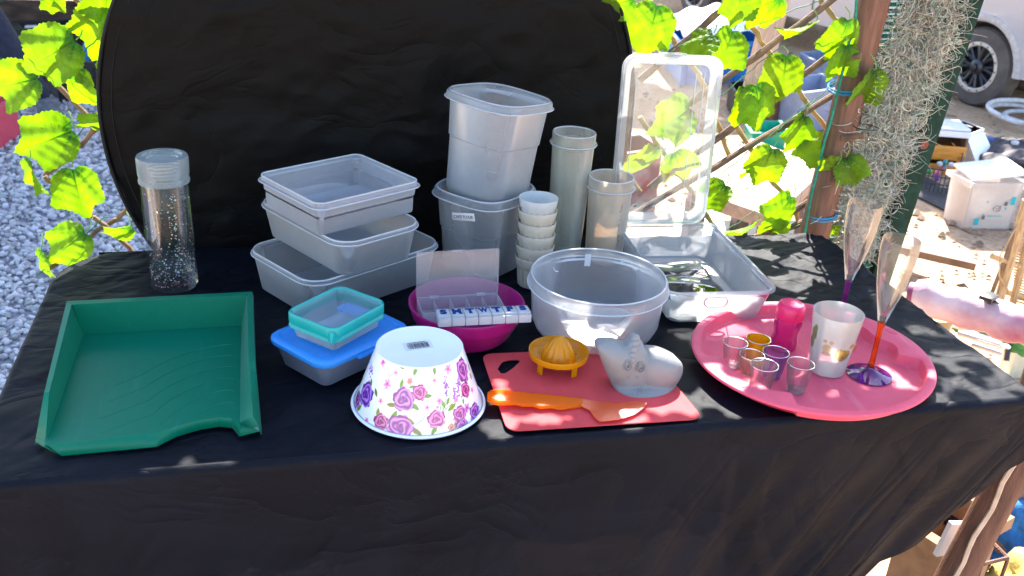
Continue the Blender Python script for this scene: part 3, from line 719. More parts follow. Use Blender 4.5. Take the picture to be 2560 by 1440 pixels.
for a_ in [(1004, 960, 13, 80), (1068, 990, 13, 0), (1037, 1016, 14, -40), (980, 1012, 14, 10, (130, 130, 20)), (940, 981, 11, -50, (100, 120, 40)), (928, 957, 11, -60, (90, 120, 40)), (945, 1033, 13, 100), (985, 1040, 15, 70), (1023, 1052, 15, -30, (140, 130, 20)), (1040, 1078, 15, -35, (140, 130, 20)),
           (1086, 1075, 13, 60), (1086, 925, 13, 90), (1039, 925, 15, 70), (1004, 915, 12, 150, (130, 130, 20)), (1172, 918, 11, 70), (1140, 1060, 12, 70), (898, 1020, 13, 60), (1030, 967, 9, 20), (1130, 1018, 14, 25), (1108, 1010, 12, 110, (120, 160, 60)), (1183, 1020, 10, 80), (1120, 1003, 10, 60), (905, 950, 12, 80, (90, 120, 50)), (1158, 1003, 8, 80)]: leafp(*a_)
for a_ in [(968, 960, 13), (990, 932, 8, (220, 130, 170)), (952, 1002, 8), (1086, 951, 8, (225, 140, 170)), (1068, 1019, 9, (225, 140, 170)), (1098, 1002, 9), (1120, 922, 14), (1167, 1019, 12, (190, 120, 200)), (917, 1050, 7), (1094, 1018, 5), (958, 905, 12), (1140, 1000, 8), (1180, 975, 8)]: flower(*a_)
for a_ in [(1009, 998, 28, (178, 78, 170)), (1049, 981, 19, (196, 62, 140)), (915, 985, 30, (128, 62, 178)), (952, 1054, 19, (190, 60, 140)), (999, 1068, 29, (182, 70, 165)), (1091, 1047, 21, (205, 85, 160)), (1157, 925, 30, (178, 80, 170)), (1164, 974, 19, (195, 60, 140)), (1150, 1035, 20, (185, 70, 160)), (1155, 1063, 16, (170, 80, 175)), (1188, 1030, 22, (160, 80, 180)), (893, 1000, 22, (150, 60, 150)),
           (1025, 953, 8, (215, 120, 100)), (1129, 1068, 9, (220, 140, 120)), (1177, 940, 8, (220, 140, 130)), (1190, 1080, 18, (180, 70, 160))]: rose(*a_)
# the side nobody sees carries the same sort of print
for k in range(9):
    a = 0.4 + k * .27
    def far(fn_r, rad, a=a, zz_=.02 + .05 * ((k * 37) % 10) / 10):
        paint(fn_r, a, zz_, rad)
    c = lin((180, 70 + 3 * k, 160)); r = .0125
    far(lambda X, Y: ((np.hypot(X, Y) < r).astype(int), c[None, :] * (.45 + .6 * (.5 + .5 * np.cos(np.hypot(X, Y) / r * 15 + np.arctan2(Y, X))))[:, None]), .014)
vs = np.stack([RV * np.cos(TH), RV * np.sin(TH), ZV], -1).reshape(-1, 3)
fs = [(j * NU + i, j * NU + (i + 1) % NU, (j + 1) * NU + (i + 1) % NU, (j + 1) * NU + i) for j in range(NV - 1) for i in range(NU)]
me = mesh(vs, fs); colattr(me, cols.reshape(-1, 3)); obj('printed_side', me, attrmat('glossy rose print', .18, coat=.4), fb)
# rim lip, base disc and inside
MB().loft([circ(r, z, 96) for r, z in [(BR0 - .0015, .0038), (BR0 + .001, .0034), (BR0 + .0018, .002), (BR0 + .001, .0002), (BR0 - .004, .0002), (BR0 - .0065, .004), (BR1 - .004, BH - .004), (BR1 - .009, BH - .004)]], (False, True)).obj('lip', WHITEP, fb)
MB().loft([circ(r, z, 96) for r, z in [(BR1 + .0012, BH - .0022), (BR1 + .0008, BH - .0005), (BR1 - .001, BH), (BR1 - .0025, BH - .0006), (BR1 - .004, BH - .0012)]], (True, True)).obj('base', WHITEP, fb)
st = PT(1045, 862, BH) - fb.location; STK = solid('sticker', (.62, .62, .60), .5, .03)
MB().box((0, 0, 0), (.038, .022, .0003)).obj('barcode_sticker', STK, fb, (st.x, st.y, BH - .0003 - .0005), (0, 0, rz(8)))
m_ = MB(); x = -.014
while x < .014:
    w = float(rng.choice([.0004, .0007, .0011])); m_.box((x, -.0005, 0), (w, .011, .0003)); x += w + float(rng.choice([.0005, .0008, .0012]))
for k in range(14): m_.box((-.013 + k * .002, -.008, 0), (.0012, .0013, .0003)); m_.box((-.012 + k * .0018, .0075, 0), (.0011, .0014, .0003))
m_.obj('barcode', INK, fb, (st.x, st.y, BH - .0002), (0, 0, rz(8)))

# cup stack
def cup(z, label, mat, i):
    t = thing('fluted_cup', label, 'cup', (.4225 + .0004 * i, 1.497, TZ + z), (0, rz(1.2), rz(17 * i)), 'stack of fluted white cups')
    H = .056; n = 96; rg = []
    for k, (r, zz, fl) in enumerate([(.020, 0, 0), (.0235, .001, .3), (.0245, .004, 1), (.0275, .034, 1), (.0285, .037, .0), (.0315, .041, 0), (.0335, .0555, 0), (.0330, .056, 0), (.0320, .0555, 0), (.0300, .042, 0), (.0265, .038, .2), (.0260, .034, 1), (.0230, .004, 1), (.020, .0025, 0)]):
        rg.append([Vector(((r + .0013 * fl * math.cos(16 * a)) * math.cos(a), (r + .0013 * fl * math.cos(16 * a)) * math.sin(a), zz)) for a in [2 * PI * q / n for q in range(n)]])
    MB().loft(rg).obj('wall', mat, t); return t
labs = ['fluted yellowish cup standing on the cloth, bottom of the cup stack', 'second fluted cup from the bottom of the cup stack', 'third fluted cup from the bottom of the cup stack', 'fluted cup in the cup stack, third from the top', 'fluted cup directly under the whiter top cup of the stack', 'whiter fluted cup with visible open mouth on top of the cup stack']
for i in range(6): cup(i * .0212, labs[i], CUPW if i == 5 else CUPM, i)

# magenta bowl, compartment box, pill organizer
BX, BY = .273, 1.325
container('magenta_bowl', 'magenta plastic bowl with the open pill boxes resting on it', 'bowl', (BX, BY), 0, .088, 0, 0, [(-.032, 0), (-.026, .0015), (-.018, .010), (-.006, .034), (-.0045, .036), (-.003, .040), (.0, .0545), (.002, .0555), (.002, .058), (.0005, .0587), (-.001, .058), (-.0035, .050), (-.0065, .036), (-.020, .010), (-.030, .0035)], MAG, shape='c', rimmat=None)
cb = thing('compartment_box', 'clear hinged compartment box with its lid standing open inside the magenta bowl', 'pill box', (.262, 1.316, TZ + .040), (0, 0, rz(2)))
CW, CD, CHh = .128, .050, .020
m_ = MB().box((0, 0, .0006), (CW, CD, .0012))
for s_ in (-1, 1):
    m_.box((0, s_ * (CD / 2 - .0006), CHh / 2 + .0006), (CW, .0012, CHh - .001)); m_.box((s_ * (CW / 2 - .0006), 0, CHh / 2 + .0006), (.0012, CD - .0026, CHh - .001))
m_.obj('box_shell', frosted('clear pill box', (.88, .88, .92), see=.72, trl=.5, rough=.1), cb, smooth=False)
PBM = frosted('clear pill lid', (.88, .87, .92), see=.85, trl=.5, rough=.15)
for k in range(4): MB().box((-CW / 2 + CW * (k + 1) / 5, 0, CHh / 2), (.001, CD - .004, CHh - .003)).obj('divider', PBM, cb)
rg = [rrect(CW / 2 + o_, .037 + o_, .003, z_, 4) for o_, z_ in [(0, 0), (.0006, .001), (.0006, .004), (-.0006, .004), (-.0012, .0015)]]
MB().loft(rg).obj('lid', PBM, cb, (-.001, CD / 2 + .002, CHh + .039), (rz(90 - 4), 0, 0))
for x_ in (-.037, .037):
    MB().box((0, 0, 0), (.014, .006, .003), b=.0008).obj('hinge', PILL, cb, (x_, CD / 2 + .001, CHh + .001)); MB().tube([(-.008, 0, 0), (.008, 0, 0)], .0018, 8).obj('hinge_pin', PILL, cb, (x_ - .004, CD / 2 + .003, CHh - .0015))
MB().box((0, 0, 0), (.018, .003, .004), b=.0008).obj('latch', PBM, cb, (-.003, CD / 2 + .0, CHh + .0765))
pz = .058
q0 = PT(1092, 795, pz + .010); q1 = PT(1324, 783, pz + .010); pc = (q0 + q1) / 2; pang = math.atan2(q1.y - q0.y, q1.x - q0.x); pl = (q1 - q0).length
po = thing('pill_organizer', 'white weekly pill organizer with blue letters lying across the magenta bowl', 'pill box', (pc.x, pc.y, TZ + pz + .001), (rz(-4), 0, pang))
NAVY = solid('navy ink', (.006, .035, .17), .7, spec=.1)
cw = pl / 7
for k in range(7):
    x_ = -pl / 2 + cw * (k + .5)
    MB().box((x_, 0, .0065), (cw - .0004, .030, .013), b=.0018).obj('compartment', PILL, po)
    l_ = MB().box((x_, .002, .0145), (cw - .0012, .026, .0028), b=.0010).obj('flap', PILL, po)
    me = text_mesh('SMTWTFS'[k], .0175, .0003, .0009); 
    w2 = max(v.co.x for v in me.vertices) - min(v.co.x for v in me.vertices); h2 = max(v.co.y for v in me.vertices)
    lt = obj('letter', me, NAVY, po, (x_, .003, .0163)); lt.scale = (min(1.15, (.0135 / w2)), 1.15, 1)
    sf_ = MB()
    hh = h2 * .98; srf = {'M': [(-1, -1), (1, -1), (-1, 1), (1, 1)], 'T': [(0, -1)], 'W': [(-1, 1), (1, 1)], 'F': [(-1, -1)], 'S': []}['SMTWTFS'[k]]
    for sx, sy in srf: sf_.box((x_ + sx * w2 * .40 - (0 if sx else 0), .003 + sy * hh * 1.1, .0164), (.0052, .0018, .0003))
    if srf: sf_.obj('letter_serif', NAVY, po)

# round container
rc = container('round_container', 'wide round translucent white container without lid in the middle of the table', 'food container', (.482, 1.322), 0, .106, 0, 0,
    [(-.026, 0), (-.018, .001), (-.011, .006), (-.004, .022), (-.0005, .074), (.004, .076), (.0052, .079), (.0035, .083), (.003, .092), (.001, .0945), (-.001, .0945), (-.003, .092), (-.0035, .080), (-.0025, .072), (-.006, .024), (-.013, .007), (-.022, .0035)], PPR, shape='c')
SCR = solid('pale scratch', (.85, .85, .87), .5)
MB().tube([(.0, .1015, .070), (.006, .102, .062), (.012, .101, .060)], .0009, 5).obj('scratch', SCR, rc, rot=(0, 0, .5))
MB().box((0, 0, 0), (.010, .0006, .022)).obj('inner_tab', frosted('milky tab', (.95, .95, .97), see=.2), rc, (.014, .1005, .076), (0, 0, -.14))
# low three-sided fin of the same plastic on the floor inside
MB().add([(-.02, 0, .004), (.035, -.015, .004), (.008, -.004, .022), (.01, .012, .004)], [(0, 1, 2), (1, 3, 2), (3, 0, 2), (0, 3, 1)]).obj('inner_fin', PPR, rc, (.0, -.03, 0))

# hinged clear box on the right
kx0, kx1 = .603, .797; ky0, ky1 = 1.303, 1.612
kc = ((kx0 + kx1) / 2, (ky0 + ky1) / 2); hwk, hdk = (kx1 - kx0) / 2 - .003, (ky1 - ky0) / 2 - .003
kb = thing('hinged_box', 'big clear white lunch box with handle slots, its long lid standing open behind it', 'box', (kc[0], kc[1], TZ), (0, 0, rz(-3)))
rings = [rrect(hwk + o_, hdk + o_, r_, z_) for o_, z_, r_ in [(-.022, 0, .018), (-.016, .001, .02), (-.013, .006, .022), (-.002, .055, .022), (.002, .0565, .024), (.0035, .058, .024), (.0035, .0625, .024), (.001, .0635, .023), (-.0015, .0625, .022), (-.0015, .056, .021), (-.015, .007, .02), (-.020, .003, .018)]]
me = mesh(*[(lambda b: (b.v, b.f))(MB().loft(rings))][0])
def stadium(l, r, n=10): return [Vector((l * (1 if a < PI / 2 or a > 3 * PI / 2 else -1) + r * math.cos(a), 0, r * math.sin(a))) for a in [2 * PI * (k + .5) / (4 * n) for k in range(4 * n)]]
sx_ = PT(1802, 757, .043).x - kc[0]
cu = []
for yy in (-hdk - .02, hdk + .02):
    pr = [p + Vector((sx_, yy - .02, .044)) for p in stadium(.011, .0065)]; pr2 = [p + Vector((0, .04, 0)) for p in pr]
    b_ = MB().loft([pr, pr2]); cu.append(mesh(b_.v, b_.f, False))
for c in cu:
    bmc = bmesh.new(); bmc.from_mesh(c); bmesh.ops.recalc_face_normals(bmc, faces=bmc.faces); bmc.to_mesh(c); bmc.free()
bmc = bmesh.new(); bmc.from_mesh(me); bmesh.ops.recalc_face_normals(bmc, faces=bmc.faces); bmc.to_mesh(me); bmc.free()
me = boolean(me, cu[:1]); obj('box_base', me, PPB, kb)
hr = [[Vector((sx_, 0, .044)) + Vector((p.x * 1, 0, p.z)) + Vector((p.x - (1 if p.x > 0 else -1) * .011, 0, p.z)).normalized() * (.0022 + .0016 * math.cos(t)) + Vector((0, -hdk + .0015 + .003 * math.sin(t), 0)) for t in np.linspace(0, 2 * PI, 8, endpoint=False)] for p in stadium(.011, .0065)]
MB().loft(hr, closed=True).obj('handle_rim', frosted('pinkish rim', (.90, .74, .70), see=.1), kb)
for x_ in (sx_ - .026, sx_ + .026):
    MB().tube([(x_ * 1.0, -hdk - .0005, .054), (x_, -hdk + .0118, .005)], .0011, 5).obj('rib', PPB, kb)
MB().box((0, 0, 0), (.05, .001, .001)).obj('rib', PPB, kb, (sx_ - .055, -hdk + .0085, .016))
# lid: frosted frame and clear panel
lw2, lh = .090, .153
lidM = Matrix.Translation((-.018, hdk + .006, .066)) @ Matrix.Rotation(rz(90 - 5), 4, 'X') @ Matrix.Rotation(rz(-.5), 4, 'Z') @ Matrix.Translation((0, lh, 0))
fr = [rrect(lw2 + o_, lh + o_, r_, z_) for o_, z_, r_ in [(0, 0, .026), (.0025, .001, .026), (.003, .016, .026), (.001, .018, .026), (-.001, .016, .025), (-.002, .004, .024), (-.010, .003, .02), (-.015, .0025, .018), (-.016, .0, .016), (-.012, -.001, .018)]]
b_ = MB().loft(fr, closed=True); 
LFR = frosted('lid frame plastic', (.90, .93, .95), see=.68, trl=.55, rough=.1)
o = b_.obj('lid_frame', LFR, kb); o.matrix_local = lidM
b_ = MB().loft([rrect(lw2 - .0155, lh - .0155, .016, z_) for z_ in (.0008, .0020)]); o = b_.obj('lid_panel', LIDM, kb); o.matrix_local = lidM
for x_ in (-.064, .048, .064):
    pts = [Vector((x_, -lh + .03, .003)), Vector((x_, lh - .03, .003))]; o = MB().tube(pts, .0012, 6).obj('lid_rib', LFR, kb); o.matrix_local = lidM
for y_ in (-lh + .026,):
    for k in range(7): o = MB().tube([Vector((-.055 + k * .009, y_, .003)), Vector((-.050 + k * .009, y_ + .004, .003))], .0012, 5).obj('vent_slot', BLACK if k in (1, 4) else LFR, kb); o.matrix_local = lidM
o = MB().box((0, 0, 0), (.05, .004, .010), b=.001).obj('lid_latch', LFR, kb); o.matrix_local = lidM @ Matrix.Translation((-.004, lh + .004, .010))
o = MB().loft([rrect(.022, .004, .0035, z_) for z_ in (0, .003)]).obj('lid_grip', PPB, kb); o.matrix_local = lidM @ Matrix.Translation((-.012, lh - .012, .003))
for x_ in (-.05, 0, .05): MB().tube([(x_ - .012, hdk + .006, .064), (x_ + .012, hdk + .006, .064)], .0028, 8).obj('hinge', LFR, kb)
kbx = thing('clear_sheet', 'thin clear plastic sheet lying on the bottom of the big hinged box', 'plastic sheet', (kc[0] - .012, kc[1] - .02, TZ + .0042), (0, 0, rz(-2)))
nn = 26; vs = [(x * .066, y * .115, .0012 * math.sin(x * 4 + y * 5) + .0016 * math.sin(y * 11 + x) + .003) for y in np.linspace(-1, 1, nn) for x in np.linspace(-1, 1, nn)]
o = obj('sheet', mesh(vs, [(j * nn + i, j * nn + i + 1, (j + 1) * nn + i + 1, (j + 1) * nn + i) for j in range(nn - 1) for i in range(nn - 1)], angle=180), clear('clear sheet', (.90, .93, .93), gloss=2.4), kbx); md = o.modifiers.new('t', 'SOLIDIFY'); md.thickness = .0006

# cutting board
bp = [PT(1203, 888), PT(1268, 1082), PT(1758, 1050), PT(1612, 872)]
cbx = sum((p.x for p in bp)) / 4; cby = sum((p.y for p in bp)) / 4
cbd = thing('cutting_board', 'thin red plastic cutting board with a handle hole in its upper left corner', 'cutting board', (cbx, cby, TZ + .001))
def roundpoly(pts, r, n=8):
    out = []
    for i, p in enumerate(pts):
        a = (pts[i - 1] - p).normalized(); b = (pts[(i + 1) % len(pts)] - p).normalized(); p0 = p + a * r; p1 = p + b * r
        for k in range(n + 1):
            t = k / n; out.append(p0 * (1 - t) ** 2 + p * 2 * t * (1 - t) + p1 * t * t)
    return out
q = [Vector((p.x - cbx, p.y - cby, 0)) for p in bp]; ol_ = roundpoly(q, .020)
hp = [PT(x, y) for x, y in [(1243, 925), (1252, 938), (1264, 937), (1285, 922), (1301, 906), (1296, 902), (1275, 902), (1256, 907)]]
hq = roundpoly([Vector((p.x - cbx, p.y - cby, 0)) for p in hp], .004, 4)
from mathutils.geometry import tessellate_polygon
tris = tessellate_polygon([ol_, hq]); allp = ol_ + hq; na0 = len(allp); b_ = MB()
vs = [p + Vector((0, 0, .0016)) for p in allp] + [Vector(p) for p in allp]
fs = [tuple(t) for t in tris] + [tuple(i + na0 for i in t[::-1]) for t in tris]
for st_, cn in ((0, len(ol_)), (len(ol_), len(hq))):
    for i in range(cn): a, b = st_ + i, st_ + (i + 1) % cn; fs.append((a, b, b + na0, a + na0))
bmc = bmesh.new(); me = mesh(vs, fs); bmc.from_mesh(me); bmesh.ops.recalc_face_normals(bmc, faces=bmc.faces); bmc.to_mesh(me); bmc.free(); me.set_sharp_from_angle(angle=rz(40))
obj('board', me, REDB, cbd)

# juicer
jc = PT(1394, 910, .010)
jt = thing('citrus_juicer', 'yellow citrus juicer with ridged cone standing on the red board', 'juicer', (jc.x, jc.y, TZ + .0045))
MB().loft([circ(r, z) for r, z in [(.030, .014), (.036, .0145), (.0425, .020), (.0435, .0205), (.0445, .028), (.0440, .0295), (.0428, .029), (.0405, .0215), (.034, .0165), (.025, .0155)]]).obj('dish', YEL, jt)
rg = []
for r, z in [(.0245, .015), (.0240, .018), (.0210, .026), (.0168, .035), (.0118, .0435), (.0066, .0495), (.0020, .0525)]:
    rg.append([Vector(((r * (1 + .10 * abs(math.cos(6 * a)))) * math.cos(a), (r * (1 + .10 * abs(math.cos(6 * a)))) * math.sin(a), z)) for a in [2 * PI * k / 144 for k in range(144)]])
MB().loft(rg).obj('reamer', YEL, jt)
for a in (rz(-60), rz(205), rz(75)):
    MB().box((.034, 0, .0075), (.003, .010, .0165), b=.0006).obj('leg', YEL, jt, rot=(0, 0, a))
for k in range(14):
    a = 2 * PI * k / 14 + .2; MB().tube([(.0305 * math.cos(a), .0305 * math.sin(a), .0160), (.0305 * math.cos(a + .07), .0305 * math.sin(a + .07), .0167)], .0007, 5).obj('drain_hole', solid('brown residue', (.16, .08, .02), .8) if k == 0 else bpy.data.materials['brown residue'], jt)

# spatula
spt = thing('spatula', 'orange scraper spatula with wavy handle lying across the red board', 'spatula', (.36, 1.11, TZ))
def sp_(px, py, z): return PT(px, py, z) - Vector(spt.location)
cen = [(1219, 992, 8), (1228, 992, 15), (1245, 993, 18), (1268, 994, 17), (1290, 996, 14.5), (1305, 998, 16.5), (1330, 1000, 14.5), (1352, 1003, 17), (1378, 1004, 14.5), (1402, 1007, 16), (1422, 1008, 13), (1445, 1007, 10), (1470, 1007, 6)]
rg = []
for i, (x, y, hw) in enumerate(cen):
    z = .012 - .006 * i / 11; c = sp_(x, y, z); a = sp_(x + (i > 8) * 2, y - hw, z); w = (a - c); w.z = 0
    ring = []
    for k in range(16):
        t = 2 * PI * k / 16; ring.append(c + w * math.cos(t) * 1.05 + Vector((0, 0, 1)) * (.0048 * math.sin(t) - (.0022 * max(0, math.sin(t)) ** 2 * (abs(math.cos(t)) < .75)) * (i > 3)))
    rg.append(ring)
MB().loft(rg).obj('handle', ORG, spt, angle=80)
blp = [(1445, 998), (1490, 1004), (1540, 1008), (1590, 1004), (1618, 1008), (1608, 1022), (1585, 1037), (1545, 1050), (1500, 1055), (1488, 1046), (1474, 1026), (1455, 1018)]
bq = [sp_(x, y, .0070) for x, y in blp]; cc = sum((p for p in bq), Vector()) / len(bq)
bq = roundpoly(bq, .003, 3)
MB().loft([[p for p in bq], [p + Vector((0, 0, .0009)) for p in bq], [cc + (p - cc) * .6 + Vector((0, 0, .0026)) for p in bq]]).obj('blade', ORGB, spt)

# grey silicone chicken mitt
mt = thing('silicone_mitt', 'grey silicone oven mitt shaped like a hen head with comb and round eyes', 'oven mitt', (.50, 1.155, TZ + .003))
MYF = 1.135
def mp_(px, py, y=MYF): return PY(px, py, y) - Vector((.50, 1.155, TZ + .003))
outl = [(1493, 864), (1510, 857), (1538, 857), (1560, 864), (1572, 858), (1590, 843), (1604, 852), (1614, 876), (1628, 876), (1650, 878), (1680, 888), (1702, 904), (1706, 924), (1700, 944), (1686, 965), (1664, 987), (1640, 1000), (1610, 1007), (1585, 1006), (1562, 999), (1545, 984), (1530, 962), (1518, 936), (1507, 908), (1497, 884)]
oo = [mp_(x, y) for x, y in outl]
k_ = 4; op = []
for i in range(len(oo)):     # Catmull-Rom smooth outline
    p0, p1, p2, p3 = oo[i - 1], oo[i], oo[(i + 1) % len(oo)], oo[(i + 2) % len(oo)]
    for t in np.arange(k_) / k_:
        op.append(.5 * ((2 * p1) + (p2 - p0) * t + (2 * p0 - 5 * p1 + 4 * p2 - p3) * t * t + (3 * p1 - p0 - 3 * p2 + p3) * t ** 3))
c2 = mp_(1598, 935); zmin = min(p.z for p in op)
def lipline(x):   # height of the beak line at x
    a = mp_(1516, 938); b = mp_(1592, 932); c = mp_(1690, 955)
    return float(np.interp(x, [a.x, b.x, c.x], [a.z, b.z, c.z])) + .003 * math.sin((x - a.x) / (c.x - a.x) * PI)
lobes = [(mp_(1535, 898), .040, .040, .017), (mp_(1657, 915), .046, .042, .019), (mp_(1593, 930), .040, .048, .013), (mp_(1600, 987), .070, .025, .034)]
rings = []
nr_ = 34
for i in range(nr_):
    s_ = math.sin((i + .35) / nr_ * PI / 2) if i < nr_ else 1
    front = []
    for p in op:
        q = c2.lerp(p, s_); u_ = s_
        env = math.sqrt(max(0, 1 - u_ ** 4)); d_ = 0
        for (c3, rx_, rz_, A_) in lobes:
            k3 = 1 - ((q.x - c3.x) / rx_) ** 2 - ((q.z - c3.z) / rz_) ** 2
            d_ = max(d_, A_ * math.sqrt(k3)) if k3 > 0 else d_
        front.append(Vector((q.x, q.y - (d_ + .004) * env, max(q.z, zmin))))
    rings.append(front)
back = []
for s_ in (.97, .90, .8, .5):
    back.append([c2.lerp(p, s_) + Vector((0, .012 + .028 * (1 - s_ ** 2) ** .5, 0)) for p in op])
mm = MB().loft(rings + back)
o = mm.obj('mitt_body', GREY, mt, angle=180)
zoff = min(v.co.z for v in o.data.vertices); 
for vv_ in o.data.vertices: vv_.co.z -= 0
def mitt_surf(px, py, out=0):
    """nearest body vertex seen at this pixel"""
    best = None; bd_ = 1e9
    base = Vector((.50, 1.155, TZ + .003))
    for vv_ in o.data.vertices[:nr_ * len(op)]:
        w = vv_.co + base; c = R.T @ (np.array(w) - C0); x = 1280 + F * c[0] / c[2]; y = 720 + F * c[1] / c[2]
        d = (x - px) ** 2 + (y - py) ** 2
        if d < bd_: bd_ = d; best = vv_.co.copy()
    return best + Vector((0, -out, 0))
for (x, y) in ((1568, 914), (1600, 916)):
    c = mitt_surf(x, y, .0002)
    for rr_, th_ in ((.0072, .0008), (.0038, .0009)):
        ring = [[c + Vector(((rr_ + th_ * math.cos(t)) * math.cos(a) * .85, -th_ * math.sin(t) * 1.2 - .001 + .002*math.sin(a), (rr_ + th_ * math.cos(t)) * math.sin(a))) for t in np.linspace(0, 2 * PI, 8, endpoint=False)] for a in np.linspace(0, 2 * PI, 28, endpoint=False)]
        MB().loft(ring, closed=True).obj('eye', GREY, mt)
cpts = [mitt_surf(x, y, -.002) for x, y in ((1592, 849), (1590, 862), (1586, 876), (1582, 890), (1579, 903))]
for i, p in enumerate(cpts):
    rg = [[p + Vector((.0066 * math.cos(a) * s_, .001 - .0050 * math.sin(t_), .0056 * math.sin(a) * s_)) for a in np.linspace(0, 2 * PI, 14, endpoint=False)] for t_, s_ in ((-.9, 1), (0, 1), (.5, .86), (.85, .6), (1.1, .3))]
    MB().loft(rg).obj('comb_segment', GREY, mt)
for (x, y) in ((1572, 943), (1594, 943)): MB().tube([mitt_surf(x, y, .001) + Vector((.0016 * math.cos(a), 0, .0012 * math.sin(a))) for a in np.linspace(0, PI, 6)], .0005, 5).obj('nostril', GREY, mt)
sm = MB()
for k in range(26):
    x = rng.normal(1588, 16); y = 982 + rng.normal(0, 5) - .25 * (x - 1588); p = mitt_surf(x, y, .0002); sm.tube([p, p + Vector((rng.uniform(.0005, .002), -.0002, rng.uniform(-.0003, .0006)))], rng.uniform(.0002, .0006), 5)
tag(sm.obj('smudges', SMUDGE, mt), kind='stuff')

# pink tray
TXc, TYc, TR = .782, 1.166, .1785
tr = thing('serving_tray', 'round pink plastic tray with small handles carrying cups and glasses', 'tray', (TXc, TYc, TZ + .0005))
ha = [rz(16), rz(205)]
def hw_(a):
    m = 0
    for h in ha:
        d = abs((a - h + PI) % (2 * PI) - PI); m = max(m, max(0, min(1, (rz(30) - d) / rz(5))))
    return m
def trr(r, a, z, k=0.0):
    h = hw_(a); d = min(abs((a - x + PI) % (2 * PI) - PI) for x in ha)
    wav = .5 + .5 * math.cos(d / rz(30) * 2.2 * PI)
    rr2 = r - k * h * (.022 + .010 * wav)
    e = 1 + .03 * math.cos(2 * (a - ha[0]))
    return Vector((rr2 * e * math.cos(a), rr2 * e * math.sin(a), z))
N_ = 240; prof = [(-.022, 0, .0), (-.0155, .001, 0.8), (-.0125, .0045, 1), (-.0085, .0165, 1), (-.006, .0185, .4), (.001, .0185, 0), (.0022, .017, 0), (.003, .0185, 0), (.002, .0212, 0), (-.001, .0222, 0), (-.0085, .0218, .55), (-.0110, .0205, 1), (-.0145, .006, 1), (-.018, .0035, 1), (-.024, .0028, 1)]
MB().loft([[trr(TR + a_, 2 * PI * k / N_, z_, kk) for k in range(N_)] for a_, z_, kk in prof]).obj('tray_body', PINK, tr)
for h in ha:
    MB().loft([[Vector((.006 * math.cos(t) * (1.6 if 0 else 1), .012 * math.sin(t), z_)) for t in np.linspace(0, 2 * PI, 16, endpoint=False)] for z_ in (.0215, .0226, .0228)]).obj('handle_boss', PINK, tr, tuple(trr(TR - .008, h, 0)), (0, 0, h))
TF = .0036  # tray floor
def on_tray(px, py): p = PT(px, py, TF); return (p.x, p.y)
def shot(px, py, h, label, mat, s=1.0):
    x, y = on_tray(px, py)
    t = thing('shot_cup', label, 'shot cup', (x, y, TZ + TF + .0006), (0, 0, 0), 'small plastic shot cups on the pink tray')
    rb, rt = .0122 * s, .0185 * s
    MB().loft([circ(r, z, 40) for r, z in [(rb - .002, 0), (rb, .001), (rb + .0022, .012), (rt, h), (rt - .0006, h + .0004), (rt - .0011, h), (rb + .0012, .013), (rb - .0008, .0055), (rb - .003, .0045)]]).obj('wall', mat, t)
    MB().loft([[Vector(((rt - .0004 + .0006 * math.cos(q)) * math.cos(a), (rt - .0004 + .0006 * math.cos(q)) * math.sin(a), h + .0006 * math.sin(q))) for q in np.linspace(0, 2 * PI, 5, endpoint=False)] for a in np.linspace(0, 2 * PI, 40, endpoint=False)], closed=True).obj('rim', RIMP, t)
    MB().loft([circ(r, z, 32) for r, z in [(rb - .0015, .0005), (rb - .001, .001), (rb - .0015, .004)]]).obj('thick_base', clear('clear cup base', (.93, .9, .9), gloss=2.5, dirt=.1) if 'clear cup base' not in bpy.data.materials else bpy.data.materials['clear cup base'], t)
C_YEL = frosted('yellow shot cup', (1.0, .55, .0), see=.25, trl=.65, rough=.12, bump=0); C_PUR = clear('lilac shot cup', (.80, .72, .96), edge=.99, gloss=.6, rough=.08, dirt=.025)
C_PY = clear('pale yellow shot cup', (.995, .965, .86), edge=.99, gloss=.6, rough=.08, dirt=.025); C_PK = clear('pale pink shot cup', (.995, .90, .92), edge=.99, gloss=.6, rough=.08, dirt=.03)
shot(1829, 915, .040, 'pale pink shot cup nearest the left rim of the pink tray', C_PK)
shot(1886, 905, .040, 'orange yellow shot cup standing behind the clear ones on the tray', C_YEL)
shot(1869, 950, .042, 'faint yellow clear shot cup in front of the orange yellow one', C_PY)
shot(1928, 942, .042, 'lilac shot cup in the middle of the shot cups', C_PUR, 1.05)
shot(1898, 982, .046, 'clear shot cup at the front of the group, left of the lone one', CUPC, 1.08)
shot(1988, 978, .046, 'clear shot cup standing apart, nearest the frosted tumbler', CUPC, 1.05)

# pink bottle
x, y = on_tray(1955, 868)
pb = thing('pink_bottle', 'small pink water bottle with darker pink screw cap on the tray', 'bottle', (x, y, TZ + TF + .0006), (0, rz(2), rz(-40)))
MB().loft([circ(r, z, 48) for r, z in [(.017, 0), (.0205, .002), (.0205, .010), (.0185, .024), (.0185, .030), (.0215, .042), (.0215, .046), (.0205, .052), (.0150, .0545), (.014, .0545), (.019, .051), (.0200, .045), (.0170, .030), (.0170, .024), (.0190, .010), (.018, .004)]]).obj('body', PKB, pb)
MB().loft([circ(r, z, 48) for r, z in [(.0205, .0525), (.0212, .0530), (.0222, .057), (.0215, .072), (.0195, .0765), (.017, .0782), (.015, .0778)]]).obj('cap', PKC, pb)
MB().box((0, 0, 0), (.003, .004, .016), b=.001).obj('spout_latch', PKC, pb, (.0135, -.0175, .060), (0, 0, rz(-40)))
m_ = MB().tube([(-.004, .0, 0), (0, .003, 0), (.004, 0, 0)], .0004, 4).tube([(-.003, -.003, 0), (.003, -.003, 0)], .0004, 4); m_.obj('emblem', PKC, pb, (0, 0, .0785))

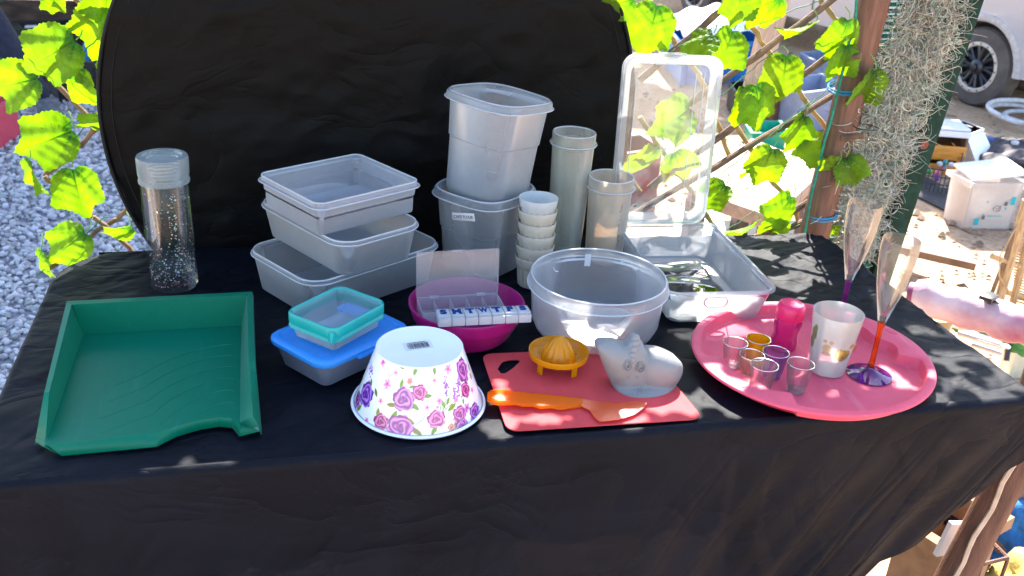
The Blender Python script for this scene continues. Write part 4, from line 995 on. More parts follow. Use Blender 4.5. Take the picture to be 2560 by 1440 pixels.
# tumbler with generic print
x, y = on_tray(2065, 925)
tm = thing('frosted_tumbler', 'frosted plastic tumbler with a yellow fruit print on the tray', 'tumbler', (x, y, TZ + TF + .0006))
NU2, NV2 = 240, 110; RB, RT_, HT = .0262, .0372, .098
th = np.linspace(-PI, PI, NU2, endpoint=False); zz = np.linspace(0.001, HT, NV2); TH2, ZV2 = np.meshgrid(th, zz); RV2 = RB + (RT_ - RB) * ZV2 / HT
tc_ = np.ones((NV2, NU2, 3))
ca = math.atan2(-y, -x)   # towards the camera
def blob(a, z, w, h, c, f=None):
    du = (TH2 - ca - a + PI) % (2 * PI) - PI; X = du * .031 / w; Y = (ZV2 - z) / h; m = (X * X + Y * Y) < 1
    if f is not None: m &= f(X, Y)
    tc_[m] = c
ye = (.75, .48, .02); yd = (.42, .26, .02); gr_ = (.25, .32, .12)
for sgn in (0, PI * .9):
    blob(.62 + sgn, .042, .013, .011, yd, lambda X, Y: Y < .35); blob(.62 + sgn, .046, .012, .005, ye); blob(.40 + sgn, .047, .005, .006, ye)
    blob(-.18 + sgn, .050, .0065, .0075, ye); blob(-.18 + sgn, .050, .003, .0035, yd); blob(-.30 + sgn, .062, .003, .003, ye); blob(-.02 + sgn, .0615, .0028, .003, ye)
    blob(-.15 + sgn, .041, .007, .0035, yd); blob(1.05 + sgn, .055, .005, .004, ye)
    blob(-.95 + sgn, .066, .006, .010, gr_); blob(-1.1 + sgn, .050, .006, .010, gr_); blob(-.85 + sgn, .076, .0035, .006, gr_)
vs = np.stack([RV2 * np.cos(TH2), RV2 * np.sin(TH2), ZV2], -1).reshape(-1, 3)
fs = [(j * NU2 + i, j * NU2 + (i + 1) % NU2, (j + 1) * NU2 + (i + 1) % NU2, (j + 1) * NU2 + i) for j in range(NV2 - 1) for i in range(NU2)]
me = mesh(vs, fs); colattr(me, tc_.reshape(-1, 3)); obj('printed_wall', me, frosted('printed tumbler plastic', (.95, .93, .88), see=.62, trl=.6, rough=.2, attr=True), tm)
MB().loft([circ(r, z, 64) for r, z in [(RB - .004, -.0004), (RB, .0008)]] + [circ(r, z, 64) for r, z in [(RB - .001, .002)]], (True, True)).obj('base', TUMB, tm)
MB().loft([circ(r, z, 64) for r, z in [(RT_, HT), (RT_ + .0001, HT + .0008), (RT_ - .001, HT + .0008), (RT_ - .0014, HT - .001), (RB - .0008, .003)]], (False, False)).obj('inner_wall', frosted('tumbler inner plastic', (.95, .93, .88), see=.7, trl=.5), tm)
# lemon slice print seen beyond the tumbler: a small yellow cap lying on the tray
x, y = on_tray(2122, 868)
tag(MB().loft([circ(r, z, 40) for r, z in [(.009, 0), (.0105, .0008), (.0108, .006), (.0100, .0075), (.0085, .0078), (.0080, .0066)]]).obj('small_yellow_dish', YEL, None, (x, y, TZ + TF + .0008)), 'small yellow round dish lying behind the frosted tumbler', 'dish')

# flutes
def flute(x, y, z, label, stem, foot, hs=1.0, rotx=0, roty=0):
    t = thing('champagne_flute', label, 'glass', (x, y, z), (rotx, roty, 0), 'two plastic champagne flutes')
    MB().loft([circ(r, zz, 48) for r, zz in [(.030, 0), (.0335, .0006), (.0335, .0014), (.022, .0042), (.010, .0085), (.0062, .012), (.0055, .016), (.004, .016)]]).obj('foot', foot, t)
    sm_ = [(.0048, .0135), (.0056, .016), (.0046, .022), (.0040, .034), (.0044, .040), (.0040, .046), (.0042, .080), (.0052, .086), (.0058, .090)]
    MB().loft([circ(r, zz * hs, 20) for r, zz in sm_]).obj('stem', stem, t)
    z0 = .090 * hs
    out = [(.0058, 0), (.0072, .006), (.012, .026), (.0195, .058), (.0245, .090), (.0268, .120), (.0262, .133), (.0258, .1345), (.0252, .133), (.0256, .120), (.0232, .090), (.0182, .058), (.0105, .027), (.005, .012)]
    MB().loft([circ(r, z0 + zz * hs, 64) for r, zz in out]).obj('bowl', FLUTE, t)
x, y = on_tray(2172, 938)
flute(x, y, TZ + TF + .0006, 'champagne flute with orange stem and purple foot standing on the pink tray', ORGS, PURP, .99)
p = PT(2085, 838, 0); b2 = PT(2088, 815, 0)
fq = P(2165, 510, TZ + .2235)
flute(fq.x, fq.y, TZ + .001, 'champagne flute with purple stem standing on the cloth behind the pink tray', PURP, PURP, 1.0)

exec_background = True
# ================================================================== TRELLIS, POST, MOSS
BARK = solid('willow rod', (.16, .09, .05), .75, .35, scale=30, bump=.001, bscale=120)
BAMB = solid('pale willow rod', (.34, .23, .08), .7, .25, scale=30, bump=.001, bscale=120)
WIRE = solid('green wire', (.03, .16, .04), .6)
VINE = solid('artificial stem', (.16, .30, .05), .6)
LEAFM = None
def leaf_mat():
    m, nt, N, L, out = newmat('artificial leaf')
    at = N.new('ShaderNodeAttribute'); at.attribute_name = 'Col'
    d = N.new('ShaderNodeBsdfPrincipled'); d.inputs['Roughness'].default_value = .55; d.inputs['Specular IOR Level'].default_value = .35; L.new(at.outputs['Color'], d.inputs['Base Color'])
    t = N.new('ShaderNodeBsdfTranslucent'); hs = N.new('ShaderNodeHueSaturation'); hs.inputs['Value'].default_value = 1.4; hs.inputs['Saturation'].default_value = 1.08
    L.new(at.outputs['Color'], hs.inputs['Color']); L.new(hs.outputs[0], t.inputs[0])
    wv = N.new('ShaderNodeTexNoise'); wv.inputs['Scale'].default_value = 14; tc = N.new('ShaderNodeTexCoord'); L.new(tc.outputs['Object'], wv.inputs['Vector'])
    bp_ = N.new('ShaderNodeBump'); bp_.inputs['Distance'].default_value = .004; L.new(wv.outputs['Fac'], bp_.inputs['Height']); L.new(bp_.outputs[0], d.inputs['Normal'])
    mx = N.new('ShaderNodeMixShader'); mx.inputs[0].default_value = .52; L.new(d.outputs[0], mx.inputs[1]); L.new(t.outputs[0], mx.inputs[2]); L.new(mx.outputs[0], out.inputs[0]); return m
LEAFM = leaf_mat()
def leaf_mesh(seed, curl=.15, light=(.135, .26, .010), dark=(.022, .10, .012)):
    r0 = np.random.default_rng(seed); na_, nr2 = 96, 12
    vs = []; cs = []
    for j in range(nr2 + 1):
        for i in range(na_):
            a = 2 * PI * i / na_ - PI      # angle from the tip direction (+Y)
            b = abs(a)
            r = .49 + .07 * math.cos(a) + .17 * math.exp(-(b / .24) ** 2) + .13 * math.exp(-((b - .92) / .26) ** 2) + .03 * math.exp(-((b - 1.9) / .4) ** 2) - .10 * math.exp(-((b - PI) / .30) ** 2)
            tooth = (i * 3.0 / 8) % 1.0; r *= 1 + .085 * (tooth - .5) * (1 if a > 0 else -1) * (b < 2.7)
            s = j / nr2; x = r * s * math.sin(a); y = r * s * math.cos(a) + .36 * (1 if 1 else 0)
            vs.append([x, y, 0])
    vs = np.array(vs); X, Y = vs[:, 0], vs[:, 1]
    # veins fan out from the petiole at the origin
    ang = np.arctan2(X, Y + .02); rad = np.hypot(X, Y)
    vein = np.zeros(len(vs))
    for k in (-1.25, -.62, 0, .62, 1.25): vein = np.maximum(vein, np.exp(-((ang - k) * rad / .012) ** 2) * np.clip(1.15 - rad, 0, 1))
    vs[:, 2] = -.06 * vein * .4 + curl * (np.abs(X) ** 1.5) * r0.choice([-1, 1]) - .34 * (Y - .3) ** 2 + .035 * np.sin(ang * 6 + seed) * rad ** 1.5 * 2 + .05 * np.sin(ang * 11 + seed * 2) * rad ** 2 + .010 * np.sin(Y * 30 + np.abs(X) * 20) * (np.abs(X) > .04)
    L_ = np.array(light) * r0.uniform(.85, 1.1); D_ = np.array(dark)
    k = np.clip(np.exp(-(rad / .24) ** 2) * 1.0 + .75 * np.exp(-((ang - .1 * r0.normal()) / .0001) ** 2) * 0 + .55 * vein * (rad < .42), 0, .95)[:, None]
    cols = L_ * (1 - k) + D_ * k; cols *= (1 + .10 * np.sin(ang * 5 + seed) + .22 * fnoise(X, Y, seed, 3, 2.0) - .08 * vein)[:, None]; br_ = np.clip(fnoise(X + seed, Y, seed + 50, 3, 2.5) - .95, 0, .5)[:, None]; cols = cols * (1 - br_) + np.array([.22, .17, .02]) * br_
    fs = [(j * na_ + i, j * na_ + (i + 1) % na_, (j + 1) * na_ + (i + 1) % na_, (j + 1) * na_ + i) for j in range(nr2) for i in range(na_)]
    me = mesh(vs, fs, angle=180); colattr(me, np.clip(cols, 0, 1)); me.materials.append(LEAFM); return me
LM = [leaf_mesh(s, c) for s, c in ((1, .12), (2, .3), (3, -.1), (4, .45), (5, .2))]
LMO = [leaf_mesh(s, c, (.15, .25, .012), (.016, .07, .01)) for s, c in ((6, .2), (7, .35))]
def put_leaf(parent, px, py, w, ang, yd, tilt=0.0, squash=1.0, var=0, wide=1.0):
    """leaf whose middle is at px,py; ang = image direction of the tip in degrees (0 right, 90 down)"""
    c = PY(px, py, yd); s = w / 2440 * c.length * .69
    t = Vector((math.cos(rz(ang)), 0, -math.sin(rz(ang)))); nrm = Vector((0, -1, 0))
    M = Matrix((t.cross(nrm).normalized() * -1, t, nrm)).transposed().to_4x4()
    Mr = Matrix.Rotation(tilt, 4, 'Y') if 0 else Matrix.Rotation(tilt, 4, Vector((0, 1, 0)))
    o = bpy.data.objects.new('leaf', (LM + LMO)[var % 7]); COL.objects.link(o); o.parent = parent
    inv = Matrix.Translation(-Vector(parent.location))
    Mx = M @ Mr @ Matrix.Rotation(rng.uniform(-.35, .35), 4, 'X')
    o.matrix_local = inv @ Matrix.Translation(c) @ Mx @ Matrix.Diagonal((s * wide, s, s, 1)) @ Matrix.Translation((0, -.36, 0))
    base = c + (Mx @ Vector((0, -.36 * s, 0))) 
    return base - Vector(parent.location)
def rod(parent, p0, p1, yd, r, mat, name='rod', n=10, sag=.004):
    a = PY(*p0, yd); b = PY(*p1, yd) ; pts = []
    for k in range(n + 1):
        p = a.lerp(b, k / n); p = p + Vector((rng.normal(0, .0012), 0, rng.normal(0, .0012) - sag * math.sin(PI * k / n))); pts.append(p - Vector(parent.location))
    return MB().tube(pts, [r * (1 + .12 * math.sin(k * 2.1)) for k in range(n + 1)], 8).obj(name, mat, parent)
YT = 1.80
YL = 1.86
tL = thing('leafy_trellis', 'willow trellis with artificial green leaves left of the black backdrop', 'trellis', (-.35, YL, .45), group='leafy trellises behind the table')
tR = thing('leafy_trellis', 'willow trellis with bright artificial leaves tied to the post on the right', 'trellis', (.95, YT, .6), group='leafy trellises behind the table')
for p0, p1, k in [((60, 120), (300, 370), 0), ((150, -40), (420, 210), 0), ((300, 370), (420, 480), 0), ((110, 440), (240, 320), 1), ((230, 325), (330, 230), 1), ((200, 510), (262, 562), 0), ((262, 562), (400, 690), 0), ((255, 567), (330, 512), 1), ((60, 190), (175, 60), 1), ((110, 440), (200, 510), 0), ((120, 672), (255, 567), 1), ((330, 512), (400, 440), 1), ((175, 60), (250, -30), 1)]:
    rod(tL, p0, p1, YL + (.006 if k else -.006), .0048, BARK)
for p0, p1, k in [((1600, 200), (1860, -30), 0), ((1620, 470), (2120, 100), 0), ((1700, 275), (2200, -90), 0), ((1540, 560), (2160, 190), 0), ((1655, 745), (2105, 445), 0), ((1770, 645), (2080, 520), 0),
                  ((1655, 55), (1750, 190), 1), ((1750, 190), (1830, 400), 1), ((1845, 10), (1960, 180), 1), ((1960, 180), (2110, 370), 1), ((1600, 290), (1730, 480), 1), ((1730, 480), (1830, 620), 1), ((1830, 300), (1980, 520), 1), ((1980, 520), (2060, 640), 1), ((2030, -40), (2100, 60), 1), ((2100, 200), (2145, 260), 1), ((1545, 380), (1600, 480), 1)]:
    rod(tR, p0, p1, YT + (.008 if k else -.008), .0068 if k == 0 else .0052, BAMB if k else BARK)
def wire(parent, p0, p1, yd):
    a = PY(*p0, yd); b = PY(*p1, yd); pts = []
    for k in range(16): pts.append(a.lerp(b, k / 15) + Vector((0, rng.normal(0, .002), rng.normal(0, .0016))) - Vector(parent.location))
    MB().tube(pts, .0011, 5).obj('garland_wire', WIRE, parent)
for p0, p1 in [((1640, 150), (1800, 60)), ((1770, 540), (2000, 380)), ((1720, 640), (1930, 500)), ((1800, 240), (1960, 110)), ((1760, 470), (2030, 250)), ((1700, 700), (2000, 560)), ((1900, 60), (2090, -20)), ((1940, 330), (2110, 190))]: wire(tR, p0, p1, YT - .016)
for p0, p1 in [((90, 90), (260, 260)), ((330, 10), (210, 130)), ((120, 420), (230, 300)), ((90, 690), (270, 540))]: wire(tL, p0, p1, YL - .014)
LL = [(262, 62, 165, 115, 0), (268, 0, 130, 100, .2), (145, 125, 155, 150, .1), (52, 205, 140, 165, -.1), (206, 218, 115, 75, .7), (288, 150, 85, 110, .1), (138, 343, 160, 160, .1), (252, 302, 105, 155, .9), (82, 432, 115, 95, 1.1), (190, 462, 150, 80, -.1), (182, 604, 145, 140, .45), (305, 578, 95, 160, .7), (105, 652, 100, 100, .95), (133, 2, 60, 100, .2), (210, 190, 60, 90, .6)]
LR = [(1632, 55, 150, 105, .1), (1558, 5, 105, 165, .3), (1755, 105, 120, 145, 1.15), (1822, 110, 130, 115, .1), (1700, 290, 150, 150, .1), (1622, 395, 130, 130, .6), (1695, 405, 130, 60, .2), 
      (1925, 25, 120, 120, .3), (1852, 0, 110, 100, .1), (2108, 85, 125, 95, .2), (2105, 145, 115, 95, -.2), (2010, 70, 110, 150, 1.1), (1962, 175, 130, 95, .2), (1858, 250, 130, 85, .4), (1895, 250, 140, 80, -.2), 
      (2000, 320, 125, 120, .3), (2055, 368, 130, 175, .9), (2168, 210, 140, 95, .35), (2125, 418, 105, 60, .3), (2080, 412, 70, 190, .5), (1918, 400, 125, 110, .3), (1878, 425, 70, 110, .8), (1795, 480, 110, 130, .9), (1960, 520, 145, 130, .3), (1938, 560, 100, 100, .2), (1862, 572, 150, 165, .9), (2052, 578, 105, 10, .8), (1870, 470, 0, 0, 0)]
for par, lst in ((tL, LL), (tR, LR)):
    for i, (px, py, w, an, ti) in enumerate(lst):
        if not w: continue
        yd = (YL if par is tL else YT) - .022 - .012 * (i % 3)
        if px > 2060 and par is tR: yd = 1.71
        b = put_leaf(par, px, py, w, an, yd, tilt=ti * (1 if i % 2 else -1), var=(i if par is tR else (i % 5)))
        e = b + Vector((rng.uniform(-.012, .012), .018, rng.uniform(.012, .03)))
        MB().tube([b, (b + e) / 2 + Vector((.003, -.004, 0)), e], .0012, 5).obj('leaf_stalk', VINE, par)

# post
PB = solid('brown post', (.17, .070, .040), .6, .3, scale=14, bump=.0015, bscale=90, stretch=(8, 8, 1))
t0 = PY(2185, 0, 1.76); t1 = PY(2042, 560, 1.76); d_ = (t0 - t1).normalized()
pt = t1 + d_ * ((1.45 - t1.z) / d_.z); pb_ = t1 + d_ * ((0 - t1.z) / d_.z)
ps = thing('wooden_post', 'round reddish brown post holding the right end of the trellis', 'post', tuple(pb_))
MB().tube([(pt - pb_) * k for k in (0, .3, .5, .7, 1)], [.036, .034, .033, .032, .031], 20).obj('shaft', PB, ps)
CORD = solid('blue cord', (.02, .22, .40), .6); GNET = solid('green shade net', (.01, .20, .13), .8, .3, scale=120)
for (px, py) in ((2113, 222), (2052, 535)):
    c = PY(px, py, 1.76) - pb_; 
    for k in range(2): MB().loft([[c + d_ * (.002 * k + .002 * math.cos(t)) + Vector(((.0345 + .0016 * math.sin(t)) * math.cos(a), (.0345 + .0016 * math.sin(t)) * math.sin(a), .004 * k + .006 * math.sin(a + 1))) for t in np.linspace(0, 2 * PI, 5, endpoint=False)] for a in np.linspace(0, 2 * PI, 28, endpoint=False)], closed=True).obj('tie_cord', CORD, ps)
gcp = [PY(x, y, 1.722) - pb_ for x, y in ((2142, -20), (2138, 60), (2118, 120), (2104, 190), (2092, 240), (2078, 300), (2062, 350), (2046, 420), (2030, 480), (2018, 545), (2010, 600))]
MB().tube(gcp, .0028, 6).obj('net_edge_cord', GNET, ps)
# knots sticking out of the post
for (px, py) in ((2105, 345), (2095, 148)):
    c = PY(px, py, 1.73) - pb_; MB().tube([c, c + Vector((.03, -.03, .014))], .006, 8).obj('knot_stub', BARK, ps)
# shade net panel and dark green board behind the moss
ng0, ng1 = PY(2215, 0, 1.80), PY(2440, 0, 1.80); nb0, nb1 = PY(2085, 640, 1.80), PY(2235, 640, 1.80)
npn = thing('shade_net_panel', 'green shade net stretched behind the hanging moss', 'shade net', (ng0.x, 1.80, .4))
m_ = MB(); base = Vector(npn.location)
def lp2(a, b, t): return a + (b - a) * t
for k in range(64):      # woven strands
    t = -.25 + 1.40 * k / 63; a = lp2(ng0, nb0, t) - base; b = lp2(ng1, nb1, t) - base; a += Vector((-.025, 0, 0))
    m_.add([a + Vector((0, 0, .0046)), b + Vector((0, 0, .0046)), b - Vector((0, 0, .0040)), a - Vector((0, 0, .0040)), a + Vector((0, .001, .0046)), b + Vector((0, .001, .0046)), b + Vector((0, .001, -.004)), a + Vector((0, .001, -.004))], [(0, 1, 2, 3), (7, 6, 5, 4), (0, 4, 5, 1), (3, 2, 6, 7)])
m_.obj('net_strands', GNET, npn, smooth=False)['kind'] = 'stuff'
for k in range(5):
    a = lp2(ng0, ng1, k / 4) + Vector((-.02, .004, 0)); b = lp2(nb0, nb1, k / 4) + Vector((-.02, .004, 0)); MB().tube([lp2(a, b, -.25) - base, lp2(a, b, 1.15) - base], .0022, 6).obj('net_cord', solid('green cord', (.0, .22, .15), .7) if k == 0 else bpy.data.materials['green cord'], npn)
DG = solid('dark green painted board', (.006, .030, .019), .75, .3, spec=.2, scale=60, bump=.001, bscale=100)
g0, g1 = PY(2425, 0, 1.79), PY(2212, 650, 1.79); gd = (g0 - g1).normalized(); gb_ = g1 + gd * ((0 - g1.z) / gd.z); gtp = g1 + gd * ((1.45 - g1.z) / gd.z)
gpst = thing('green_board_post', 'dark green upright board at the right edge of the moss', 'post', tuple(gb_))
L_ = (gtp - gb_).length; an = math.atan2(gd.x, gd.z)
MB().box((0, 0, L_ / 2), (.052, .020, L_), b=.003).obj('board', DG, gpst, rot=(0, an, 0))
MB().box((-.055, .022, L_ / 2), (.085, .010, L_), b=.001).obj('backing_strip', BLACK, gpst, rot=(0, an, 0))
for (px, py, r, mt_) in ((2397, 105, .0065, solid('pale disc', (.35, .34, .27), .6)), (2310, 362, .0095, solid('rusty disc', (.22, .05, .025), .8))):
    c = PY(px, py, 1.775) - gb_; MB().loft([[c + Vector((r * math.cos(a), y_, r * math.sin(a))) for a in np.linspace(0, 2 * PI, 20, endpoint=False)] for y_ in (.004, -.0015, -.002)]).obj('screw_washer', mt_, gpst)
# moss
MOSS = attrmat('spanish moss', .9, trans=.2, spec=.15)
mv = []; mf = []; mc = []
mb0 = PY(2170, 560, 1.76)
msp = thing('hanging_moss', 'grey green spanish moss hanging in a long curly column by the post', 'moss', (1.22, 1.76, TZ - .2))
mloc = Vector(msp.location)
def mossrow(t):  # t from 0 (frame top) to 1 (tip)
    L = [(2255, 2400), (2235, 2385), (2190, 2345), (2130, 2320), (2100, 2290), (2075, 2240), (2090, 2200), (2110, 2170)]
    k = t * (len(L) - 1); i = min(int(k), len(L) - 2); a = np.array(L[i]) * (1 - k + i) + np.array(L[i + 1]) * (k - i); return a
allv = []; allf = []; allc = []; off = 0
NSTR = 5200; seg = 18
for s_ in range(NSTR):
    t = rng.uniform(-.12, 1); a, b = mossrow(max(0, t)); px = a + (b - a) * (rng.beta(1.6, 1.6) if rng.random() < .8 else rng.random()); py = t * 640; y_ = 1.755 + rng.normal(0, .016)
    if t < 0: px = px + 240 * .05
    p = np.array(PY(px, py, y_) - mloc); ln = rng.uniform(.03, .085); edge = abs((px - a) / (b - a) - .5) * 2
    d = np.array([rng.normal(0, 1) + (.6 if (px - a) / (b - a) > .8 else 0), rng.normal(0, .5), rng.normal(-.35, .8)]); d /= np.linalg.norm(d); ax = rng.normal(size=3); ax /= np.linalg.norm(ax); w = rng.normal(0, .55)
    pts = []
    for k in range(seg):
        pts.append(p.copy()); d = d + np.cross(ax, d) * w * .7 + rng.normal(0, .10, 3); d[1] *= .9; d /= np.linalg.norm(d); p = p + d * ln / seg
    pts = np.array(pts); r = rng.uniform(.0006, .00115)
    e1 = np.cross(np.gradient(pts, axis=0), ax); e1 /= np.maximum(np.linalg.norm(e1, axis=1, keepdims=True), 1e-9); e2 = np.cross(np.gradient(pts, axis=0), e1); e2 /= np.maximum(np.linalg.norm(e2, axis=1, keepdims=True), 1e-9)
    tp = r * np.linspace(1, .5, seg)[:, None]
    R3 = [pts + tp * (e1 * math.cos(q) + e2 * math.sin(q)) for q in (0, 2.094, 4.189)]
    V3 = np.stack(R3, 1).reshape(-1, 3); allv.append(V3)
    base_i = off
    for k in range(seg - 1):
        for q in range(3):
            q2 = (q + 1) % 3; allf.append((base_i + k * 3 + q, base_i + k * 3 + q2, base_i + (k + 1) * 3 + q2, base_i + (k + 1) * 3 + q))
    off += seg * 3
    c = np.array([.56, .51, .42]) * rng.uniform(.35, 1.6) if rng.random() < .75 else np.array([.52, .60, .48]) * rng.uniform(.7, 1.3)
    allc.append(np.repeat(c[None, :], seg * 3, 0))
Vm = np.concatenate(allv); Fm = np.array(allf, dtype=np.int32)
me = bpy.data.meshes.new('moss'); me.vertices.add(len(Vm)); me.vertices.foreach_set('co', Vm.astype(np.float32).ravel()); me.loops.add(Fm.size); me.loops.foreach_set('vertex_index', Fm.ravel()); me.polygons.add(len(Fm)); me.polygons.foreach_set('loop_start', np.arange(0, Fm.size, 4, dtype=np.int32)); me.update(); me.shade_smooth()
colattr(me, np.clip(np.concatenate(allc), 0, 1)); tag(obj('moss_strands', me, MOSS, msp), kind='stuff')
# wire hoop in the moss
c = PY(2165, 318, 1.715) - mloc
MB().loft([[c + Vector(((.024 + .0011 * math.cos(t)) * math.cos(a), (.024 + .0011 * math.cos(t)) * math.sin(a), .0011 * math.sin(t))) for t in np.linspace(0, 2 * PI, 6, endpoint=False)] for a in np.linspace(0, 2 * PI, 36, endpoint=False)], closed=True).obj('wire_hoop', solid('dark green wire', (.012, .04, .03), .4), msp)
MB().tube([c + Vector((0, .024, 0)), c + Vector((0, .05, .25)), c + Vector((0, .045, .7))], .0012, 5).obj('hanging_wire', bpy.data.materials['dark green wire'], msp)

# ================================================================== ADDED SHADE GIVERS ABOVE THE FRAME
CLEAF = solid('tree leaf', (.05, .09, .02), .6, .3, trans=.3)
def project(p):
    c = R.T @ (np.array(p) - C0); return 1280 + F * c[0] / c[2], 720 + F * c[1] / c[2]
def canopy(name, label, zt, zo, box, n, size, keep, spots, seed):  # unseen foliage added for its shadow, left open where sun spots should fall
    r0 = np.random.default_rng(seed); vs = []; fs = []
    sd = np.array(SD); k = (zo - zt) / sd[2]; sh = sd[:2] * k
    sp = []
    for (x, y, rx, ry, *zz_) in spots:
        if x > 2290 and zt > .5: rx *= 1.35; ry *= 1.3
        hz = zz_[0] if zz_ else 0; off_ = Vector(SD) * (hz / SD.z)
        a = P(x, y, zt + hz) - off_; b = P(x + rx, y, zt + hz) - off_; c = P(x, y + ry, zt + hz) - off_; sp.append((a.x, a.y, abs(b.x - a.x) + 1e-4, abs(c.y - a.y) + 1e-4))
    for _ in range(n):
        x = r0.uniform(box[0], box[1]); y = r0.uniform(box[2], box[3])
        if not keep(x, y): continue
        s_ = size * r0.uniform(.6, 1.3); bad = False
        for (a, b, rx, ry) in sp:
            if ((x - a) / (rx * .95 + s_ * .40)) ** 2 + ((y - b) / (ry * .95 + s_ * .40)) ** 2 < 1: bad = True; break
        if bad: continue
        dz = r0.uniform(-.12, .12) * (zo - zt) * .4; t_ = (zo + dz - zt) / sd[2]
        c = Vector((x + sd[0] * t_, y + sd[1] * t_, zo + dz))
        q = Matrix.Rotation(r0.uniform(0, 2 * PI), 4, 'Z') @ Matrix.Rotation(r0.uniform(-.7, .7), 4, 'X'); b0 = len(vs)
        for (u, v) in ((0, -.5), (.30, -.25), (.34, .08), (.16, .38), (0, .55), (-.16, .38), (-.34, .08), (-.30, -.25)): vs.append(c + q @ Vector((u * s_ * 1.2, v * s_ * 1.1, .08 * s_ * abs(u))))
        fs.append(tuple(range(b0, b0 + 8)))
    cx = np.mean([v.x for v in vs]); cy = np.mean([v.y for v in vs]); t = thing(name, label, 'tree', (cx, cy, 0))
    vs = [v - Vector((cx, cy, 0)) for v in vs]
    tag(obj('foliage', mesh(vs, fs, False), CLEAF, t), kind='stuff'); return t
def branches(t, pts_list, r):
    for pts in pts_list: MB().tube([Vector(p) - Vector(t.location) for p in pts], [r * (1 - .7 * k / (len(pts) - 1)) for k in range(len(pts))], 8).obj('limb', BARK, t)
spots_table = [(1243, 1062, 24, 34), (1350, 1052, 24, 16), (1410, 1048, 14, 6), (1716, 1015, 28, 22), (1680, 975, 20, 10), (1245, 955, 14, 8), (1770, 965, 30, 8), (1790, 1000, 22, 10), (1560, 930, 30, 12),
   (380, 1175, 26, 10), (470, 1163, 14, 12), (560, 1150, 40, 9), 
   (1870, 1000, 40, 12), (1800, 905, 10, 8), (1835, 935, 14, 10), (2060, 900, 24, 16), (2010, 845, 12, 8), (2160, 830, 26, 14), (2150, 960, 30, 14), (2240, 950, 18, 36), (2270, 860, 14, 26), (2100, 985, 24, 8), (1985, 930, 14, 8), (1925, 800, 20, 10),
   (2335, 838, 26, 44), (2440, 868, 28, 44), (2500, 990, 30, 18), (2392, 950, 26, 12), (2482, 946, 12, 12), (2380, 905, 12, 14), (2372, 800, 12, 16), (2520, 930, 20, 8), (2345, 985, 14, 12), (2555, 955, 14, 10), (1690, 1085, 30, 5), (1840, 1020, 24, 8), (2540, 1000, 20, 6), (2420, 1010, 16, 6),
   (1660, 895, 26, 18, .05), (1590, 960, 26, 12, .04), (1395, 870, 22, 12, .03), (1440, 905, 16, 12, .02), (1250, 985, 30, 10, .0)]
def keep_t(x, y):
    if x < .42: return .86 < y < 1.44
    if x < .56: return .86 < y < 1.27
    return .86 < y < 1.325 - .10 * min(1, max(0, (x - .56) / .1)) * (x < .74)
ct = canopy('added_shade_branch', 'unseen leafy branch added above the market table, its gaps shaped for the sun spots', TZ + .002, TZ + .82, (-.75, 1.35, .86, 1.64), 17000, .040, keep_t, spots_table, 41)  # added out of view; leaves placed around the wanted sun spots
tz_ = TZ + .84
branches(ct, [[(2.6, 3.2, 3.2), (1.8, 2.7, 2.6), (1.3, 2.05, tz_ + .1), (.6, 1.95, tz_), (-.2, 2.0, tz_)], [(1.3, 2.05, tz_ + .1), (1.2, 1.9, tz_), (1.1, 1.8, tz_)], [(.6, 1.95, tz_), (.1, 1.85, tz_), (-.2, 1.8, tz_)]], .03)
branches(ct, [[(2.6, 3.2, 3.2), (2.9, 3.6, 4.4), (3.0, 4.4, 5.4)]], .05)
def keep_bg(x, y):
    px, py = project((x, y, 0))
    if px > 2190: return py < 478 + (px - 2240) * .54 + 14 * math.sin(px * .05) + 8 * math.sin(px * .13)
    if px > 1560: return py < 330
    return False
spots_bg = [(2400, 300, 40, 22), (2450, 440, 40, 22), (2560, 240, 30, 14), (1760, 150, 70, 40), (1900, 130, 40, 30), (1700, 200, 60, 30), (2050, 280, 40, 20), (2500, 280, 30, 12), (1960, 240, 20, 14), (2330, 330, 30, 14), (2540, 380, 30, 10)]
c2_ = canopy('added_shade_tree', 'unseen large leafy tree added to shade the parked car and the ground', 0, 3.4, (.8, 10.5, 3.0, 12.5), 15000, .20, keep_bg, spots_bg, 43)  # added crown out of view, shades the background except the listed spots
branches(c2_, [[(8.5, 9.5, 0), (8.3, 9.3, 1.6), (7.6, 8.9, 3.0), (6.6, 8.2, 3.4), (5.4, 7.4, 3.5)], [(7.6, 8.9, 3.0), (7.2, 10, 3.5), (6.5, 11, 3.4)], [(8.3, 9.3, 1.6), (9.0, 8.6, 3.2), (8.6, 7.4, 3.5)]], .16)
rf = thing('added_shade_roof', 'unseen flat pale plastic roof added to shade the gravel', 'roof', (-2.2, 6.5, 0))  # added out of view to keep direct sun off the gravel
MB().box((0, 0, 0), (5.6, 5.0, .03)).obj('roof_sheet', solid('pale translucent roof sheet', (.36, .42, .55), .6, trans=.45), rf, (0, 0, 2.6))  # lets diffuse light through to brighten the shaded gravel
for x, y in ((-2.6, -2.3), (-2.6, 2.3), (2.6, 2.3)): MB().tube([(x, y, 0), (x, y, 2.585)], .04, 10).obj('roof_post', PALEW, rf)

